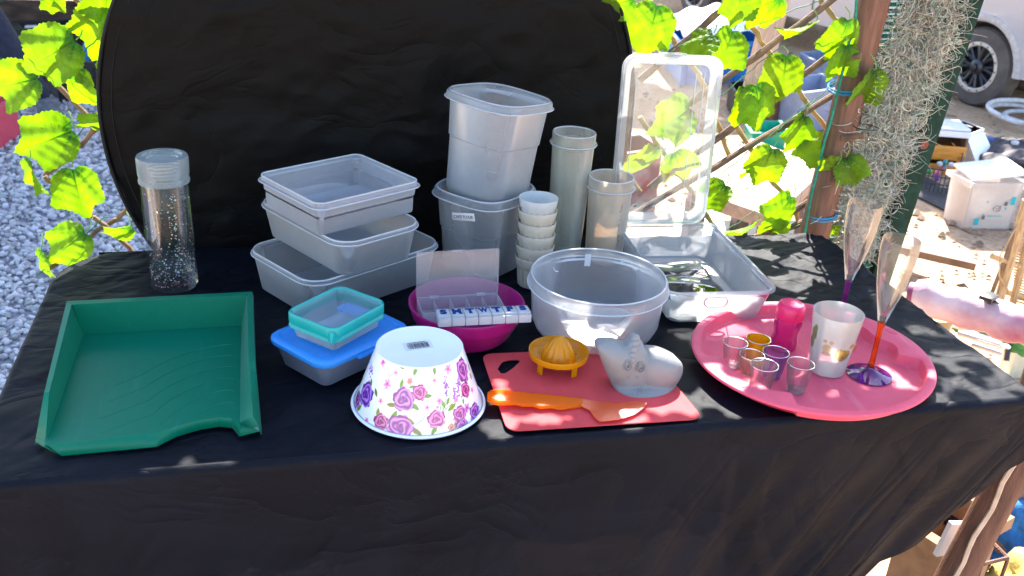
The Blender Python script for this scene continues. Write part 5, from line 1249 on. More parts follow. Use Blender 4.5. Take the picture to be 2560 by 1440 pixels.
# ================================================================== BACKGROUND THINGS
def box4(A, B, C, h, taper=1.0, z0=0.0, lean=(0, 0)):
    """four sided box from three base corners; top = base scaled and leaned"""
    A, B, C = [Vector((p[0], p[1], z0)) for p in (A, B, C)]; D = A + C - B; m = (A + C) / 2
    b = [A, B, C, D]; t = [m + (p - m) * taper + Vector((lean[0], lean[1], h)) for p in b]; return b, t, m
def openbox(name, label, cat, pxs, h, mat, taper=1.06, th=.006, z0=0.0, rim=.012, group=None, lean=(0, 0)):
    A, B, C = [P(*p, z0) for p in pxs]; b, t, m = box4(A, B, C, h, taper, z0, lean); o_ = thing(name, label, cat, tuple(m), group=group)
    def q(pts, s, dz): c = sum(pts, Vector()) / 4; return [c + (p - c) * s - m + Vector((0, 0, dz)) for p in pts]
    w = (b[0] - b[1]).length; s1 = 1 - 2 * th / w
    up = [b[i].lerp(t[i], .90) for i in range(4)]
    MB().loft([q(b, 1, 0), q(up, 1, 0), q(up, 1 + 2 * rim / w, 0), q(t, 1 + 2 * rim / w, 0), q(t, s1, 0), q(b, s1, th)]).obj('shell', mat, o_, smooth=False); return o_, b, t, m
def hh(px0, px1):   # height of a vertical edge standing on ground pixel px0 with top at px1
    g = G(*px0); return PY(px1[0], px1[1], g.y).z
WBOX = frosted('white translucent bin', (.92, .86, .82), see=.6, trl=.5); WHT = solid('white plastic', (.72, .70, .70), .4, .04)
TEALP = solid('teal print', (.0, .36, .42), .5); DKP = solid('dark print', (.08, .10, .12), .5)
# translucent bin with teal squares
ob, b, t, m = openbox('storage_bin', 'translucent white storage bin with teal square prints on the shaded ground', 'storage bin', [(2358, 545), (2405, 574), (2522, 574)], hh((2358, 545), (2384, 428)), WBOX, 1.10)
def on_face(p0, p1, q0, q1, u, v, off):   # bilinear point on a face
    a = p0.lerp(p1, u); c = q0.lerp(q1, u); n_ = (p1 - p0).cross(q0 - p0).normalized(); return a.lerp(c, v) - n_ * (-off)
def patch(ob_, m_, F4, u, v, du, dv, mat, name):
    p0, p1, q0, q1 = F4; ps = [on_face(p0, p1, q0, q1, u + a, v + c, .006) - m_ for a, c in ((-du, -dv), (du, -dv), (du, dv), (-du, dv))]
    n_ = (ps[1] - ps[0]).cross(ps[3] - ps[0]).normalized(); MB().add(ps + [p - n_ * .001 for p in ps], [(0, 1, 2, 3), (7, 6, 5, 4), (0, 4, 5, 1), (1, 5, 6, 2), (2, 6, 7, 3), (3, 7, 4, 0)]).obj(name, mat, ob_, smooth=False)
F4 = (b[1], b[2], t[1], t[2])
for u, v, du, dv, mt_ in ((.24, .18, .045, .07, TEALP), (.36, .27, .03, .04, DKP), (.86, .62, .045, .08, TEALP), (.74, .56, .03, .04, DKP), (.76, .46, .015, .02, TEALP), (.34, .33, .015, .02, TEALP), (.36, .60, .015, .02, TEALP), (.58, .30, .14, .008, TEALP)): patch(ob, m, F4, u, v, du, dv, mt_, 'print_square')
cm = on_face(*F4, .58, .46, .007) - m; e1 = (b[2] - b[1]).normalized(); e2 = (t[1] - b[1]).normalized()
MB().loft([[cm + (e1 * math.cos(a) + e2 * math.sin(a) * .8) * (.018 + .0015 * math.cos(q)) + e1.cross(e2) * .0015 * math.sin(q) for q in np.linspace(0, 2 * PI, 5, endpoint=False)] for a in np.linspace(0, 2 * PI, 24, endpoint=False)], closed=True).obj('print_ring', DKP, ob)
MB().tube([cm + e1 * -.008 + e2 * .003, cm + e2 * -.006, cm + e1 * .022 + e2 * .016], .0014, 5).obj('print_tick', DKP, ob)
# lid / sheet lying in the bin
lidp = [t[3] + Vector((0, 0, .05)), t[0] + Vector((0, 0, .02)), t[1] + Vector((0, 0, .0)) , t[2] + Vector((0, 0, .03))]
wl = thing('loose_white_lid', 'white lid with a small black mark resting on the translucent bin', 'lid', tuple(m + Vector((0, 0, .1))))
base = Vector(wl.location); MB().loft([[p - base + Vector((0, 0, .004)) for p in lidp], [p - base + Vector((0, 0, .016)) for p in lidp]]).obj('panel', WHT, wl, smooth=False)
pp = (lidp[3] * .7 + lidp[0] * .3) - base + Vector((-.01, -.02, .018)); MB().tube([pp, pp + Vector((.03, .006, .001)), pp + Vector((.05, .02, .002))], .003, 5).obj('mark', BLACK, wl)
# white bin standing on end
A, B, C = G(2390, 398), G(2447, 424), G(2494, 404); h_ = hh((2447, 424), (2416, 343)); dx = PY(2416, 343, B.y).x - B.x
ob, b, t, m = openbox('white_bin', 'white plastic bin with a slot handle standing on end in the sun', 'storage bin', [(2390, 398), (2447, 424), (2494, 404)], .001, WHT, 1.0)
bpy.data.objects.remove(ob.children[0])
b, t, m = box4(A, B, C, h_, .86, 0, (dx * .9, .02))
MB().loft([[p - m for p in b], [p - m for p in t]]).obj('shell', WHT, ob, smooth=False)
tc2 = sum(t, Vector()) / 4; MB().loft([[tc2 - m + (p - tc2) * 1.10 + Vector((0, 0, k)) for p in t] for k in (-.018, .0)]).obj('flange', WHT, ob, smooth=False)
F4t = (t[1], t[2], t[0], t[3]); cm = (t[3] + t[2]) / 2 * .5 + tc2 * .5 - m; e1 = (t[2] - t[3]).normalized(); e2 = (t[0] - t[3]).normalized()
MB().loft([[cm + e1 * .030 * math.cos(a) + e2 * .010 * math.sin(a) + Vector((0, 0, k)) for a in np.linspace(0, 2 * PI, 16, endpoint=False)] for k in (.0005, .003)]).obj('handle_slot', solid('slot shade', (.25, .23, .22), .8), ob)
# orange framed cabinet
ORW = solid('orange wood', (.62, .24, .03), .5, .2, scale=12, stretch=(1, 6, 6)); BRW = solid('brown board', (.16, .09, .05), .6, .2)
A, B, C = G(2296, 432), G(2398, 440), G(2425, 424)
cab = thing('small_cabinet', 'small orange wooden cabinet with open front beside the white bin', 'cabinet', tuple((A + B) / 2)); base = Vector(cab.location)
w_ = (B - A).length; e1 = (B - A).normalized(); nrm = Vector((-e1.y, e1.x, 0)); ch_ = hh((2398, 440), (2365, 325)); Mx = Matrix((e1, nrm, Vector((0, 0, 1)))).transposed().to_4x4()
for (c, d, mt_, nm) in [((0, .10, ch_ - .006), (w_, .2, .012), WHT, 'top_panel'), ((w_ / 2 - .006, .10, ch_ / 2 - .006), (.012, .2, ch_ - .014), BRW, 'side_panel'), ((-w_ / 2 + .006, .10, ch_ / 2 - .006), (.012, .2, ch_ - .014), BRW, 'side_panel'), ((0, .198, ch_ / 2 - .006), (w_ - .026, .008, ch_ - .016), BRW, 'back_panel'),
                        ((0, -.006, ch_ * .48), (w_ - .002, .012, ch_ * .30), ORW, 'front_rail'), ((0, -.006, .03), (w_ - .002, .012, .06), ORW, 'front_rail'), ((w_ / 2 - .02, -.006, ch_ * .23 + .03), (.04, .012, ch_ * .18), ORW, 'front_stile'), ((0, -.006, ch_ - .03), (w_ - .002, .012, .032), WHT, 'front_rail'), ((0, .09, ch_ * .5), (w_ - .026, .18, .01), ORW, 'shelf')]:
    MB().box((0, 0, 0), d, b=.0015).obj(nm, mt_, cab).matrix_local = Mx @ Matrix.Translation(c)
# wire basket with coloured toys
WIRM = solid('dark wire', (.03, .028, .03), .5)
p0 = G(2300, 480); p1 = G(2385, 492); p2 = G(2392, 440); p3 = p0 + p2 - p1
wb = thing('wire_basket', 'dark wire basket filled with small coloured toys in front of the orange cabinet', 'basket', tuple((p0 + p1) / 2)); base = Vector(wb.location)
cor = [p0, p1, p2, p3]; H_ = .13
for i in range(4):
    a, b_ = cor[i] - base, cor[(i + 1) % 4] - base
    for z_ in (.01, .05, .09, H_): MB().tube([a + Vector((0, 0, z_)), b_ + Vector((0, 0, z_))], .004 if z_ == H_ else .0026, 5).obj('wire', WIRM, wb)
    for k in range(9): q = a.lerp(b_, k / 8.0 * .98 + .01); MB().tube([q + Vector((0, 0, .01)), q + Vector((0, 0, H_))], .0026, 5).obj('wire', WIRM, wb)
TCN = ['deep blue', 'golden yellow', 'green', 'white', 'purple', 'pale grey', 'light blue', 'orange brown', 'black', 'teal', 'red']
for k, c in enumerate([(.02, .10, .45), (.55, .12, .20), (.05, .35, .12), (.6, .6, .58), (.25, .05, .35), (.6, .6, .62), (.02, .25, .5), (.5, .25, .05), (.02, .02, .02), (.05, .3, .3), (.6, .1, .1)]):
    u, v = rng.random(2) * .8 + .1; q = p0.lerp(p1, u) + (p3 - p0) * v
    bmq = MB().loft([circ(r * .62, z * .6, 10) for r, z in [(.004, 0), (.02, .004), (.026, .02), (.018, .036), (.006, .042)]]); tag(bmq.obj('toy', solid('toy plastic', c, .4), None, (q.x, q.y, .012 + .03 * (k % 2) + .04), (rng.uniform(-1, 1), rng.uniform(-1, 1), 0)), 'small ' + TCN[k] + ' toy lying in the dark wire basket by the cabinet', 'toy', 'toys in the wire basket')
# black mat
A, B, C, D = G(2255, 478), G(2362, 530), G(2398, 488), G(2300, 440)
tag(MB().loft([[p + Vector((0, 0, k)) for p in (A, B, C, D)] for k in (.004, .012)]).obj('floor_mat', solid('black rubber mat', (.03, .028, .032), .8, .2), smooth=False), 'black rubber mat lying on the ground under the wire basket', 'mat')
# hose coils
HOSE = solid('grey hose', (.55, .52, .52), .4)
hc = thing('hose_coil', 'loosely coiled pale grey hose on the ground right of the white bin', 'hose', tuple(G(2548, 318))); base = Vector(hc.location)
rr_ = (G(2560, 330) - G(2460, 330)).length * .78
pts = []
for k in range(260):
    a = k / 260 * 2 * PI * 2.6; r = rr_ * (1 + .22 * math.sin(a * .7)); pts.append(Vector((r * math.cos(a) + .16 * math.sin(a * .23), r * math.sin(a) * .9,   .03 + .02 * k / 260 * 3 + .05 * max(0, math.sin(a * .5 + 1)))))
MB().tube(pts, .015, 10).obj('hose', HOSE, hc)
# black tray with small lights
A = G(2450, 372); ot = thing('tool_tray', 'black net bag with a few red and blue bits behind the storage bin', 'bag', tuple(G(2520, 400))); base = Vector(ot.location)
nn = 22; vs = [(x * .30, y * .20, .05 + .05 * math.cos(x * 1.4) * math.cos(y * 1.4) + .012 * math.sin(x * 9 + y * 7) + .008 * math.sin(y * 19)) for y in np.linspace(-1, 1, nn) for x in np.linspace(-1, 1, nn)]
o = obj('bag', mesh(vs, [(j * nn + i, j * nn + i + 1, (j + 1) * nn + i + 1, (j + 1) * nn + i) for j in range(nn - 1) for i in range(nn - 1)]), solid('black net', (.05, .04, .045), .7, .6, scale=60), ot); md = o.modifiers.new('t', 'SOLIDIFY'); md.thickness = .03
for k, c in enumerate([(.6, .02, .03), (.05, .12, .4), (.6, .6, .62), (.6, .05, .1), (.1, .2, .45)]):
    MB().box((-.22 + k * .1, .05 * math.sin(k * 2), .115), (.035, .025, .02), b=.004).obj('trinket', solid('trinket', c, .4), ot)
# stones / blocks
for i, (x, y, w, lb) in enumerate([(2545, 178, .24, 'brown stone block nearest the car wheel'), (2555, 222, .20, 'dark rounded stone in front of the stone block'), (2530, 205, .12, 'small flat stone beside the dark rounded stone')]):
    g = G(x, y); bmc = bmesh.new(); bmesh.ops.create_icosphere(bmc, subdivisions=3, radius=1)
    for v in bmc.verts: v.co = Vector((v.co.x * w * .6, v.co.y * w * .5, v.co.z * w * .38 + w * .3)) * (1 + .08 * math.sin(v.co.x * 5 + i) + .06 * math.sin(v.co.y * 7 + v.co.z * 4))
    me = bpy.data.meshes.new('stone'); bmc.to_mesh(me); bmc.free(); me.shade_smooth(); tag(obj('stone', me, solid('brown stone', [(.26, .14, .08), (.10, .06, .045), (.30, .22, .15)][i], .85, .3, bump=.01, bscale=12), None, (g.x, g.y, 0)), lb, 'stone')
for k in range(60):
    pass

# ---- pickup
w1 = G(2440, 262); w2 = G(1748, 46); ax = (w1 - w2); WB = ax.length; ax.normalize(); nr = Vector((ax.y, -ax.x, 0))
if nr.dot(Vector((0, -1, 0))) < 0: nr = -nr
TD = PY(2455, 66, w1.y).z; ks = TD / .80
tk = thing('pickup_truck', 'dusty white pickup with a black bead lock wheel parked behind the stall', 'pickup', tuple(w1)); tk.rotation_euler = (0, 0, math.atan2(ax.y, ax.x))
# local frame: x forward along the car, y to the far side or near side
side = 1 if (Matrix.Rotation(math.atan2(ax.y, ax.x), 3, 'Z') @ Vector((0, 1, 0))).dot(nr) > 0 else -1   # near side direction in local y
def arch(cx, r, n=16): return [(cx + r * math.cos(a), TD / 2 + r * math.sin(a)) for a in np.linspace(PI, 0, n)]
RA = TD * .62; zs = TD * .52
prof_ = [(-WB - 1.25 * ks, zs)] + arch(-WB, RA) + arch(0, RA) + [(.85 * ks, zs), (.92 * ks, zs + .25), (.88 * ks, 1.05 * ks + .05), (.2 * ks, 1.22 * ks), (-.55 * ks, 1.25 * ks), (-WB - 1.25 * ks, 1.22 * ks)]
y0, y1 = side * .02, -side * 1.55 * ks
rg_ = [[Vector((x, yy + (0 if 0 else 0), z)) for x, z in prof_] for yy in (side * .09, side * .10, -side * 1.58 * ks, -side * 1.60 * ks)]
rg_[0] = [Vector((x * .999, side * .125, z * .995 + .003)) for x, z in prof_]
MB().loft(rg_).obj('body', TRUCK, tk, angle=30)
cabp = [(-.5 * ks, 1.24 * ks), (-1.0 * ks, 1.75 * ks), (-2.2 * ks, 1.78 * ks), (-2.5 * ks, 1.24 * ks)]
MB().loft([[Vector((x, yy, z)) for x, z in cabp] for yy in (side * .0, -side * 1.45 * ks)]).obj('cab', TRUCK, tk, smooth=False)
GLS = solid('dark car glass', (.02, .025, .03), .08)
MB().loft([[Vector((x, yy, z)) for x, z in [(-.72 * ks, 1.30 * ks), (-1.08 * ks, 1.68 * ks), (-2.1 * ks, 1.70 * ks), (-2.3 * ks, 1.30 * ks)]] for yy in (side * .004, side * .001)]).obj('side_window', GLS, tk, smooth=False)
for xd in (-.75 * ks, -1.55 * ks, -2.45 * ks): MB().box((xd, side * .127, .86 * ks), (.008, .004, .62 * ks)).obj('door_gap', BLACK, tk)
for cx in (0, -WB):
    rg_ = [[Vector((cx + (RA + .03 * math.cos(t)) * math.cos(a), side * (.115 + .025 * math.sin(t)), TD / 2 + (RA + .03 * math.cos(t)) * math.sin(a))) for t in np.linspace(0, 2 * PI, 8, endpoint=False)] for a in np.linspace(0, PI, 24)]
    MB().loft(rg_).obj('wheel_arch', solid('arch trim', (.45, .40, .37), .5) if cx == 0 else bpy.data.materials['arch trim'], tk)
    MB().tube([(cx, 0, TD / 2), (cx, -side * 1.4 * ks, TD / 2)], .06, 8).obj('axle', BLACK, tk)
MB().box((-WB / 2, -side * .75 * ks, zs + .06), (WB * 1.2, 1.2 * ks, .06)).obj('underbody', BLACK, tk)
def wheel(cx, cy, s):
    wr_ = TD / 2; ww = .24 * ks; n = 96
    rr = [(wr_ * .60, -ww / 2), (wr_ * .78, -ww / 2 - .006), (wr_ * .93, -ww / 2 + .01), (wr_ * .99, -ww / 2 + .03), (wr_, -ww * .2), (wr_, ww * .2), (wr_ * .99, ww / 2 - .03), (wr_ * .93, ww / 2 - .01), (wr_ * .60, ww / 2)]
    tr_ = []
    for r, y_ in rr:
        ring_ = []
        for k in range(n):
            a = 2 * PI * k / n; r2 = r * (1 - (.022 if (k + (y_ > 0)) % 3 == 0 and r > wr_ * .97 else 0)); ring_.append(Vector((r2 * math.cos(a), -s * y_ * -1, r2 * math.sin(a))))
        tr_.append(ring_)
    w = MB().loft(tr_, (False, False)).obj('wheel', TYRE, tk, (cx, cy, wr_))
    def rg2(r, y_): return [Vector((r * math.cos(2 * PI * k / 48), s * y_, r * math.sin(2 * PI * k / 48))) for k in range(48)]
    o_ = ww / 2
    MB().loft([rg2(wr_ * .62, o_ - .02), rg2(wr_ * .63, o_ + .004), rg2(wr_ * .56, o_ + .008), rg2(wr_ * .53, o_ + .0), rg2(wr_ * .53, o_ - .03)], closed=True).obj('bead_ring', RIMB, w)
    MB().loft([rg2(wr_ * .60, o_ - .06), rg2(wr_ * .60, -o_ + .01)]).obj('rim', BLACK, w)
    for k in range(8):
        for d in (-.16, .16):
            a = 2 * PI * k / 8; p0_ = Vector((wr_ * .17 * math.cos(a), s * (o_ - .015), wr_ * .17 * math.sin(a))); p1_ = Vector((wr_ * .53 * math.cos(a + d), s * (o_ - .01), wr_ * .53 * math.sin(a + d))); MB().tube([p0_, p1_], .011, 6).obj('spoke', DKMETAL, w)
    MB().loft([rg2(wr_ * .2, o_ - .03), rg2(wr_ * .19, o_ + .0), rg2(wr_ * .10, o_ + .012), rg2(wr_ * .09, o_ + .03), rg2(.004, o_ + .034)]).obj('hub_cap', DKMETAL, w)
    for k in range(16): a = 2 * PI * k / 16; MB().box((wr_ * .59 * math.cos(a), s * (o_ + .009), wr_ * .59 * math.sin(a)), (.008, .006, .008)).obj('bolt', DKMETAL, w)
for cx in (0, -WB):
    wheel(cx, side * .02, side); wheel(cx, -side * 1.46 * ks, -side)
# ---- blue crate with papers
BCR = solid('blue crate plastic', (.0, .17, .52), .4, .1); PAPW = solid('white wrapping', (.75, .76, .78), .5, .1)
ob, b, t, m = openbox('blue_crate', 'bright blue plastic crate behind the trellis heaped with white wrapping', 'crate', [(1650, 150), (1700, 215), (1905, 205)], .30, BCR, 1.05, th=.012, rim=.02)
for k in range(7): q = b[1].lerp(b[2], (k + .5) / 7); q2 = t[1].lerp(t[2], (k + .5) / 7); MB().tube([q - m + Vector((0, -.008, .01)), q2 - m + Vector((0, -.008, -.04))], .008, 6).obj('crate_rib', BCR, ob)
wp = thing('white_wrapping', 'crumpled white plastic wrapping heaped on the blue crate', 'plastic sheet', (m.x, m.y, .30)); nn = 30
ew = (t[2] - t[1]) * .62; ed = (t[0] - t[1]) * .62
vs = []
for y in np.linspace(-1, 1, nn):
    for x in np.linspace(-1, 1, nn): p = ew * x * .8 + ed * y * .8; vs.append((p.x, p.y, .05 + .11 * math.cos(x * 1.5) * math.cos(y * 1.5) + .03 * math.sin(x * 7 + y * 4) * math.sin(y * 6 - x * 3)))
o = obj('sheet', mesh(vs, [(j * nn + i, j * nn + i + 1, (j + 1) * nn + i + 1, (j + 1) * nn + i) for j in range(nn - 1) for i in range(nn - 1)]), PAPW, wp); md = o.modifiers.new('t', 'SOLIDIFY'); md.thickness = .003
# ---- bench / table boards in the sun
def slab_px(name, label, cat, pxs, z, th, mat, planks=1, frame=None):
    ps = [P(*p, z) for p in pxs]; m = sum(ps, Vector()) / 4; m.z = 0; o_ = thing(name, label, cat, tuple(m))
    for k in range(planks):
        a0, a1 = k / planks + (.004 if planks > 1 else 0), (k + 1) / planks - (.004 if planks > 1 else 0)
        q = [ps[0].lerp(ps[3], a0), ps[1].lerp(ps[2], a0), ps[1].lerp(ps[2], a1), ps[0].lerp(ps[3], a1)]
        MB().loft([[p - m - Vector((0, 0, th)) for p in q], [p - m for p in q]]).obj('plank', mat, o_, smooth=False)
    for p in ps:
        c = ps[0].lerp(ps[2], .5); q = c.lerp(p, .86) - m; MB().box((q.x, q.y, (z - th) / 2), (.06, .06, z - th - .004)).obj('leg', BRW, o_)
    return o_
BENCH = solid('worn bench board', (.36, .24, .17), .7, .2, scale=6, bump=.002, bscale=60, stretch=(1, 8, 8))
slab_px('low_bench', 'low wooden bench with pale sunlit top behind the trellis', 'bench', [(1720, 470), (1935, 545), (2065, 420), (1880, 345)], .42, .05, BENCH, planks=4)
# sloped white/blue board under it
tag(MB().loft([[p + Vector((0, 0, k)) for p in (G(1660, 640), G(1830, 690), G(1800, 560), G(1700, 540))] for k in (.02, .05)]).obj('foam_board', solid('pale blue board', (.50, .56, .74), .5, .2, scale=4), smooth=False), 'pale bluish board lying on the ground under the trellis rods', 'board')
DKS = solid('dark slab', (.02, .02, .024), .9)
tag(MB().loft([[p + Vector((0, 0, k)) for p in (G(1790, 720), G(2080, 760), G(2080, 560), G(1800, 560))] for k in (.006, .018)]).obj('dark_slab', DKS, smooth=False), 'dark flat slab on the ground below the low bench', 'sheet')  # thin dark slab that darkens the ground below the bench
# plank post
a = G(1868, 296); top_ = PY(1960, -60, a.y + .1); PLK = solid('pale plank', (.48, .30, .19), .6, .2, scale=8, stretch=(8, 8, 1))
plk = thing('leaning_plank', 'pale wide wooden plank leaning upright behind the trellis', 'plank', tuple(a)); d__ = (top_ - a); L__ = d__.length * 1.5
MB().box((0, 0, L__ / 2), (.16, .03, L__), b=.004).obj('plank_board', PLK, plk, rot=(-math.atan2(.1, d__.z), math.atan2(d__.x, d__.z), 0))
# grey bins, green crate, brown trunk
GB = solid('bluish grey plastic', (.27, .30, .40), .45, .1)
openbox('grey_bin', 'bluish grey plastic bin behind the trellis near the post', 'storage bin', [(1935, 300), (1990, 335), (2090, 320)], .26, GB, 1.1, th=.008)
openbox('grey_bin', 'second grey bin behind the first one, closer to the car', 'storage bin', [(1990, 215), (2030, 240), (2110, 228)], .24, solid('blue grey bin', (.20, .25, .36), .45), 1.05, th=.008)
openbox('green_crate', 'small sea green plastic crate on the ground behind the trellis', 'crate', [(1862, 345), (1878, 372), (1958, 372)], .10, solid('sea green plastic', (.0, .33, .20), .45), 1.12, th=.006)
tag(MB().tube([G(1915, 300) + Vector((0, 0, 0)), G(1915, 300) + Vector((.01, 0, .24))], [.07, .066], 16).obj('wood_stump', solid('brown stump', (.24, .10, .05), .7, .3)), 'short brown round stump beside the green crate', 'stump')
openbox('dark_crate', 'black slatted crate in the shade below the blue crate', 'crate', [(1815, 265), (1830, 290), (1895, 285)], .16, BLACK, 1.02, th=.01)
openbox('red_board_box', 'dark red box seen through the upright clear lid', 'box', [(1480, 480), (1530, 520), (1640, 500)], .26, solid('dark red', (.16, .03, .03), .6), 1.0, th=.01)

# ---- pink roll, folded chairs, green fabric on the right
SAT = solid('pink satin', (.50, .12, .22), .35, .35, scale=6, bump=.006, bscale=18, c2=(.66, .48, .50))
z_ = .42
r0_, r1_ = P(2290, 735, z_), P(2620, 835, z_)
rl = thing('fabric_roll', 'roll of white and pink satin lying right behind the table', 'fabric roll', tuple(r0_)); base = Vector(rl.location)
pts = [(r0_.lerp(r1_, k / 12) - base) + Vector((0, .0, .004 * math.sin(k * 2))) for k in range(13)]
RRd = .052
MB().tube(pts, [RRd * (.82 if k == 0 else 1 + .05 * math.sin(k * 1.7)) for k in range(13)], 24).obj('satin_wrap', SAT, rl)
MB().tube([pts[0] + (pts[0] - pts[1]) * .6, pts[0] - (pts[0] - pts[1]) * .1], RRd * .62, 16).obj('roll_core', solid('plum core', (.25, .05, .12), .5), rl)
q = P(2275, 740, z_)
ch = thing('folding_chair', 'folded aluminium chair with green fabric lying under the satin roll', 'folding chair', tuple(G(2450, 900))); base = Vector(ch.location)
GF = solid('green fabric', (.03, .20, .05), .5, .35, scale=9, bump=.006, bscale=20)
qa = [P(2335, 760, .30), P(2600, 840, .30), P(2600, 900, .22), P(2395, 830, .22)]
nn = 16; vs = []
for j in range(nn):
    for i in range(nn): p = qa[0].lerp(qa[1], i / (nn - 1)).lerp(qa[3].lerp(qa[2], i / (nn - 1)), j / (nn - 1)); vs.append(p - base + Vector((0, 0, .006 * math.sin(i * 1.9) + .005 * math.sin(j * 1.3 + i))))
o = obj('seat_fabric', mesh(vs, [(j * nn + i, j * nn + i + 1, (j + 1) * nn + i + 1, (j + 1) * nn + i) for j in range(nn - 1) for i in range(nn - 1)]), GF, ch); md = o.modifiers.new('t', 'SOLIDIFY'); md.thickness = .006
for k, (a, b_, r) in enumerate([((2364, 795), (2525, 842), .009), ((2380, 814), (2505, 855), .005), ((2395, 832), (2515, 868), .009), ((2430, 860), (2505, 884), .008), ((2450, 848), (2490, 862), .004)]):
    MB().tube([P(*a, .26) - base, P(*b_, .26) - base], r, 10).obj('frame_tube', ALU, ch)
MB().tube([P(2527, 822, .28) - base, P(2516, 902, .2) - base], .008, 8).obj('frame_bracket', DKMETAL, ch)
for (x, y) in ((2364, 795), (2525, 842), (2600, 860), (2300, 760)):
    q_ = P(x, y, .25); MB().tube([q_ - base, Vector((q_.x + .03, q_.y + .02, .008)) - base], .008, 8).obj('leg', ALU, ch)
for (x, y) in ((2300, 745), (2600, 835)):
    q_ = P(x, y, z_); MB().tube([Vector((q_.x, q_.y, .0)) - base, Vector((q_.x, q_.y, z_ - RRd - .001)) - base], .012, 8).obj('frame_upright', DKMETAL, ch)
for (x, y) in ((2527, 825), (2515, 868)): MB().loft([circ(r, zc, 12) for r, zc in ((.012, 0), (.013, .004), (.006, .009))]).obj('rivet', ALU, ch, tuple(P(x, y, .275) - base))
st_ = [P(2370, 792, .34), P(2440, 780, .40), P(2470, 752, .475), P(2490, 755, .475)]
for i in range(3): pass
bs = thing('black_strap', 'black webbing strap with buckle wrapped over the satin roll', 'strap', tuple(st_[0])); base = Vector(bs.location)
m_ = MB(); rgs = []
for p in st_: rgs.append([p - base + Vector(v_) for v_ in ((0, -.014, 0), (0, .014, .002), (0, .014, .005), (0, -.014, .003))])
m_.loft(rgs).obj('webbing', BLACK, bs, smooth=False); MB().box((0, 0, 0), (.05, .035, .012), b=.002).obj('buckle', BLACK, bs, tuple(st_[2] - base + Vector((0, 0, .012))), (0, 0, .5))
CRM = solid('cream plastic', (.50, .48, .36), .6, .1)
tag(MB().tube([Vector((P(2345, 790, .33).x, P(2345, 790, .33).y, 0)), P(2345, 790, .33)], .042, 20).obj('wood_disc', solid('sawn wood end', (.42, .30, .14), .7)), 'round sawn wood end showing behind the right table edge', 'log')
openbox('cream_box', 'pale cream box on the ground under the folded chair', 'box', [(2505, 905), (2520, 945), (2640, 945)], .14, CRM, 1.0, th=.01)
tag(MB().loft([[p + Vector((0, 0, k)) for p in (G(2230, 690), G(2420, 735), G(2400, 700), G(2260, 650))] for k in (.10, .13)]).obj('dark_plank', BRW, smooth=False), 'dark brown board lying on the sunlit ground behind the satin roll', 'board')
# bamboo stand
BMB = solid('dry bamboo', (.40, .26, .13), .6, .3, scale=20, stretch=(8, 8, 1)); bst = thing('bamboo_stand', 'small bamboo pole stand with woven mat at the right edge of the photo', 'stand', tuple(G(2540, 770))); base = Vector(bst.location); yb_ = base.y
for (a, b_, r, mt_) in [((2568, 500), (2490, 760), .018, BMB), ((2590, 520), (2525, 765), .014, BMB), ((2545, 560), (2470, 745), .008, BRW), ((2480, 640), (2620, 690), .012, BMB), ((2500, 725), (2630, 760), .012, BMB), ((2600, 640), (2560, 800), .012, BRW)]:
    MB().tube([PY(*a, yb_) - base, PY(*b_, yb_) - base + Vector((0, -.01, 0))], r, 10).obj('pole', mt_, bst)
MB().tube([PY(2545, 560, yb_ - .02) - base, PY(2500, 640, yb_ - .03) - base, PY(2498, 690, yb_ - .03) - base, PY(2525, 735, yb_ - .02) - base], .003, 6).obj('twine', BMB, bst)
for k in range(24): MB().tube([PY(2535, 590 + k * 7, yb_ + .03) - base, PY(2620, 615 + k * 7, yb_ + .03) - base], .0035, 5).obj('reed', BMB, bst)

# ---- low right corner under the cloth hem
BLF = solid('blue towel', (.03, .16, .42), .9, .3, scale=40, bump=.003, bscale=300); YLF = solid('yellow cloth', (.62, .42, .10), .8, .2, bump=.006, bscale=20)
def heap(name, label, cat, px, py, z, w, d, h, mat, seed):
    g = P(px, py, z); bmc = bmesh.new(); bmesh.ops.create_icosphere(bmc, subdivisions=4, radius=1); r0 = np.random.default_rng(seed); ph = r0.uniform(0, 6, 6)
    for v in bmc.verts:
        k = 1 + .10 * math.sin(v.co.x * 5 + ph[0]) + .09 * math.sin(v.co.y * 7 + v.co.z * 3 + ph[1]) + .05 * math.sin(v.co.z * 12 + v.co.x * 8 + ph[2]); v.co = Vector((v.co.x * w * k, v.co.y * d * k, max(-.0, (v.co.z * k) * h)))
    me = bpy.data.meshes.new(name); bmc.to_mesh(me); bmc.free(); me.shade_smooth(); return tag(obj(name, me, mat, None, (g.x, g.y, z)), label, cat)
heap('blue_towel', 'folded blue towel on the ground at the lower right corner', 'towel', 2545, 1385, .004, .12, .12, .16, BLF, 1)
heap('yellow_cloth', 'yellow cloth heaped beside the blue towel at the lower right', 'cloth', 2560, 1490, .004, .12, .08, .10, YLF, 2)
heap('brown_sack', 'smooth brown sack behind the wooden table leg', 'sack', 2500, 1335, .004, .13, .16, .26, solid('brown sack', (.28, .14, .08), .6, .15), 3)
wr = thing('wire_rack', 'rusty square wire rack standing beside the wooden table leg', 'rack', tuple(P(2480, 1400, .0))); base = Vector(wr.location); yb_ = 1.45
cr = [PY(x, y, yb_) for x, y in ((2450, 1350), (2520, 1395), (2500, 1440), (2440, 1412))]
cr = [P(2475, 1350, .32), P(2520, 1395, .32), P(2450, 1412, .32), P(2420, 1375, .32)]
for i in range(4): MB().tube([cr[i] - base, cr[(i + 1) % 4] - base], .004, 6).obj('rack_wire', WOOD, wr); MB().tube([cr[i] - base, Vector((cr[i].x, cr[i].y, .004)) - base], .004, 6).obj('rack_wire', WOOD, wr)
wp_ = thing('screwed_board', 'white board with a silver screw under the cloth hem', 'board', tuple(PY(2385, 1370, 1.22))); base = Vector(wp_.location)
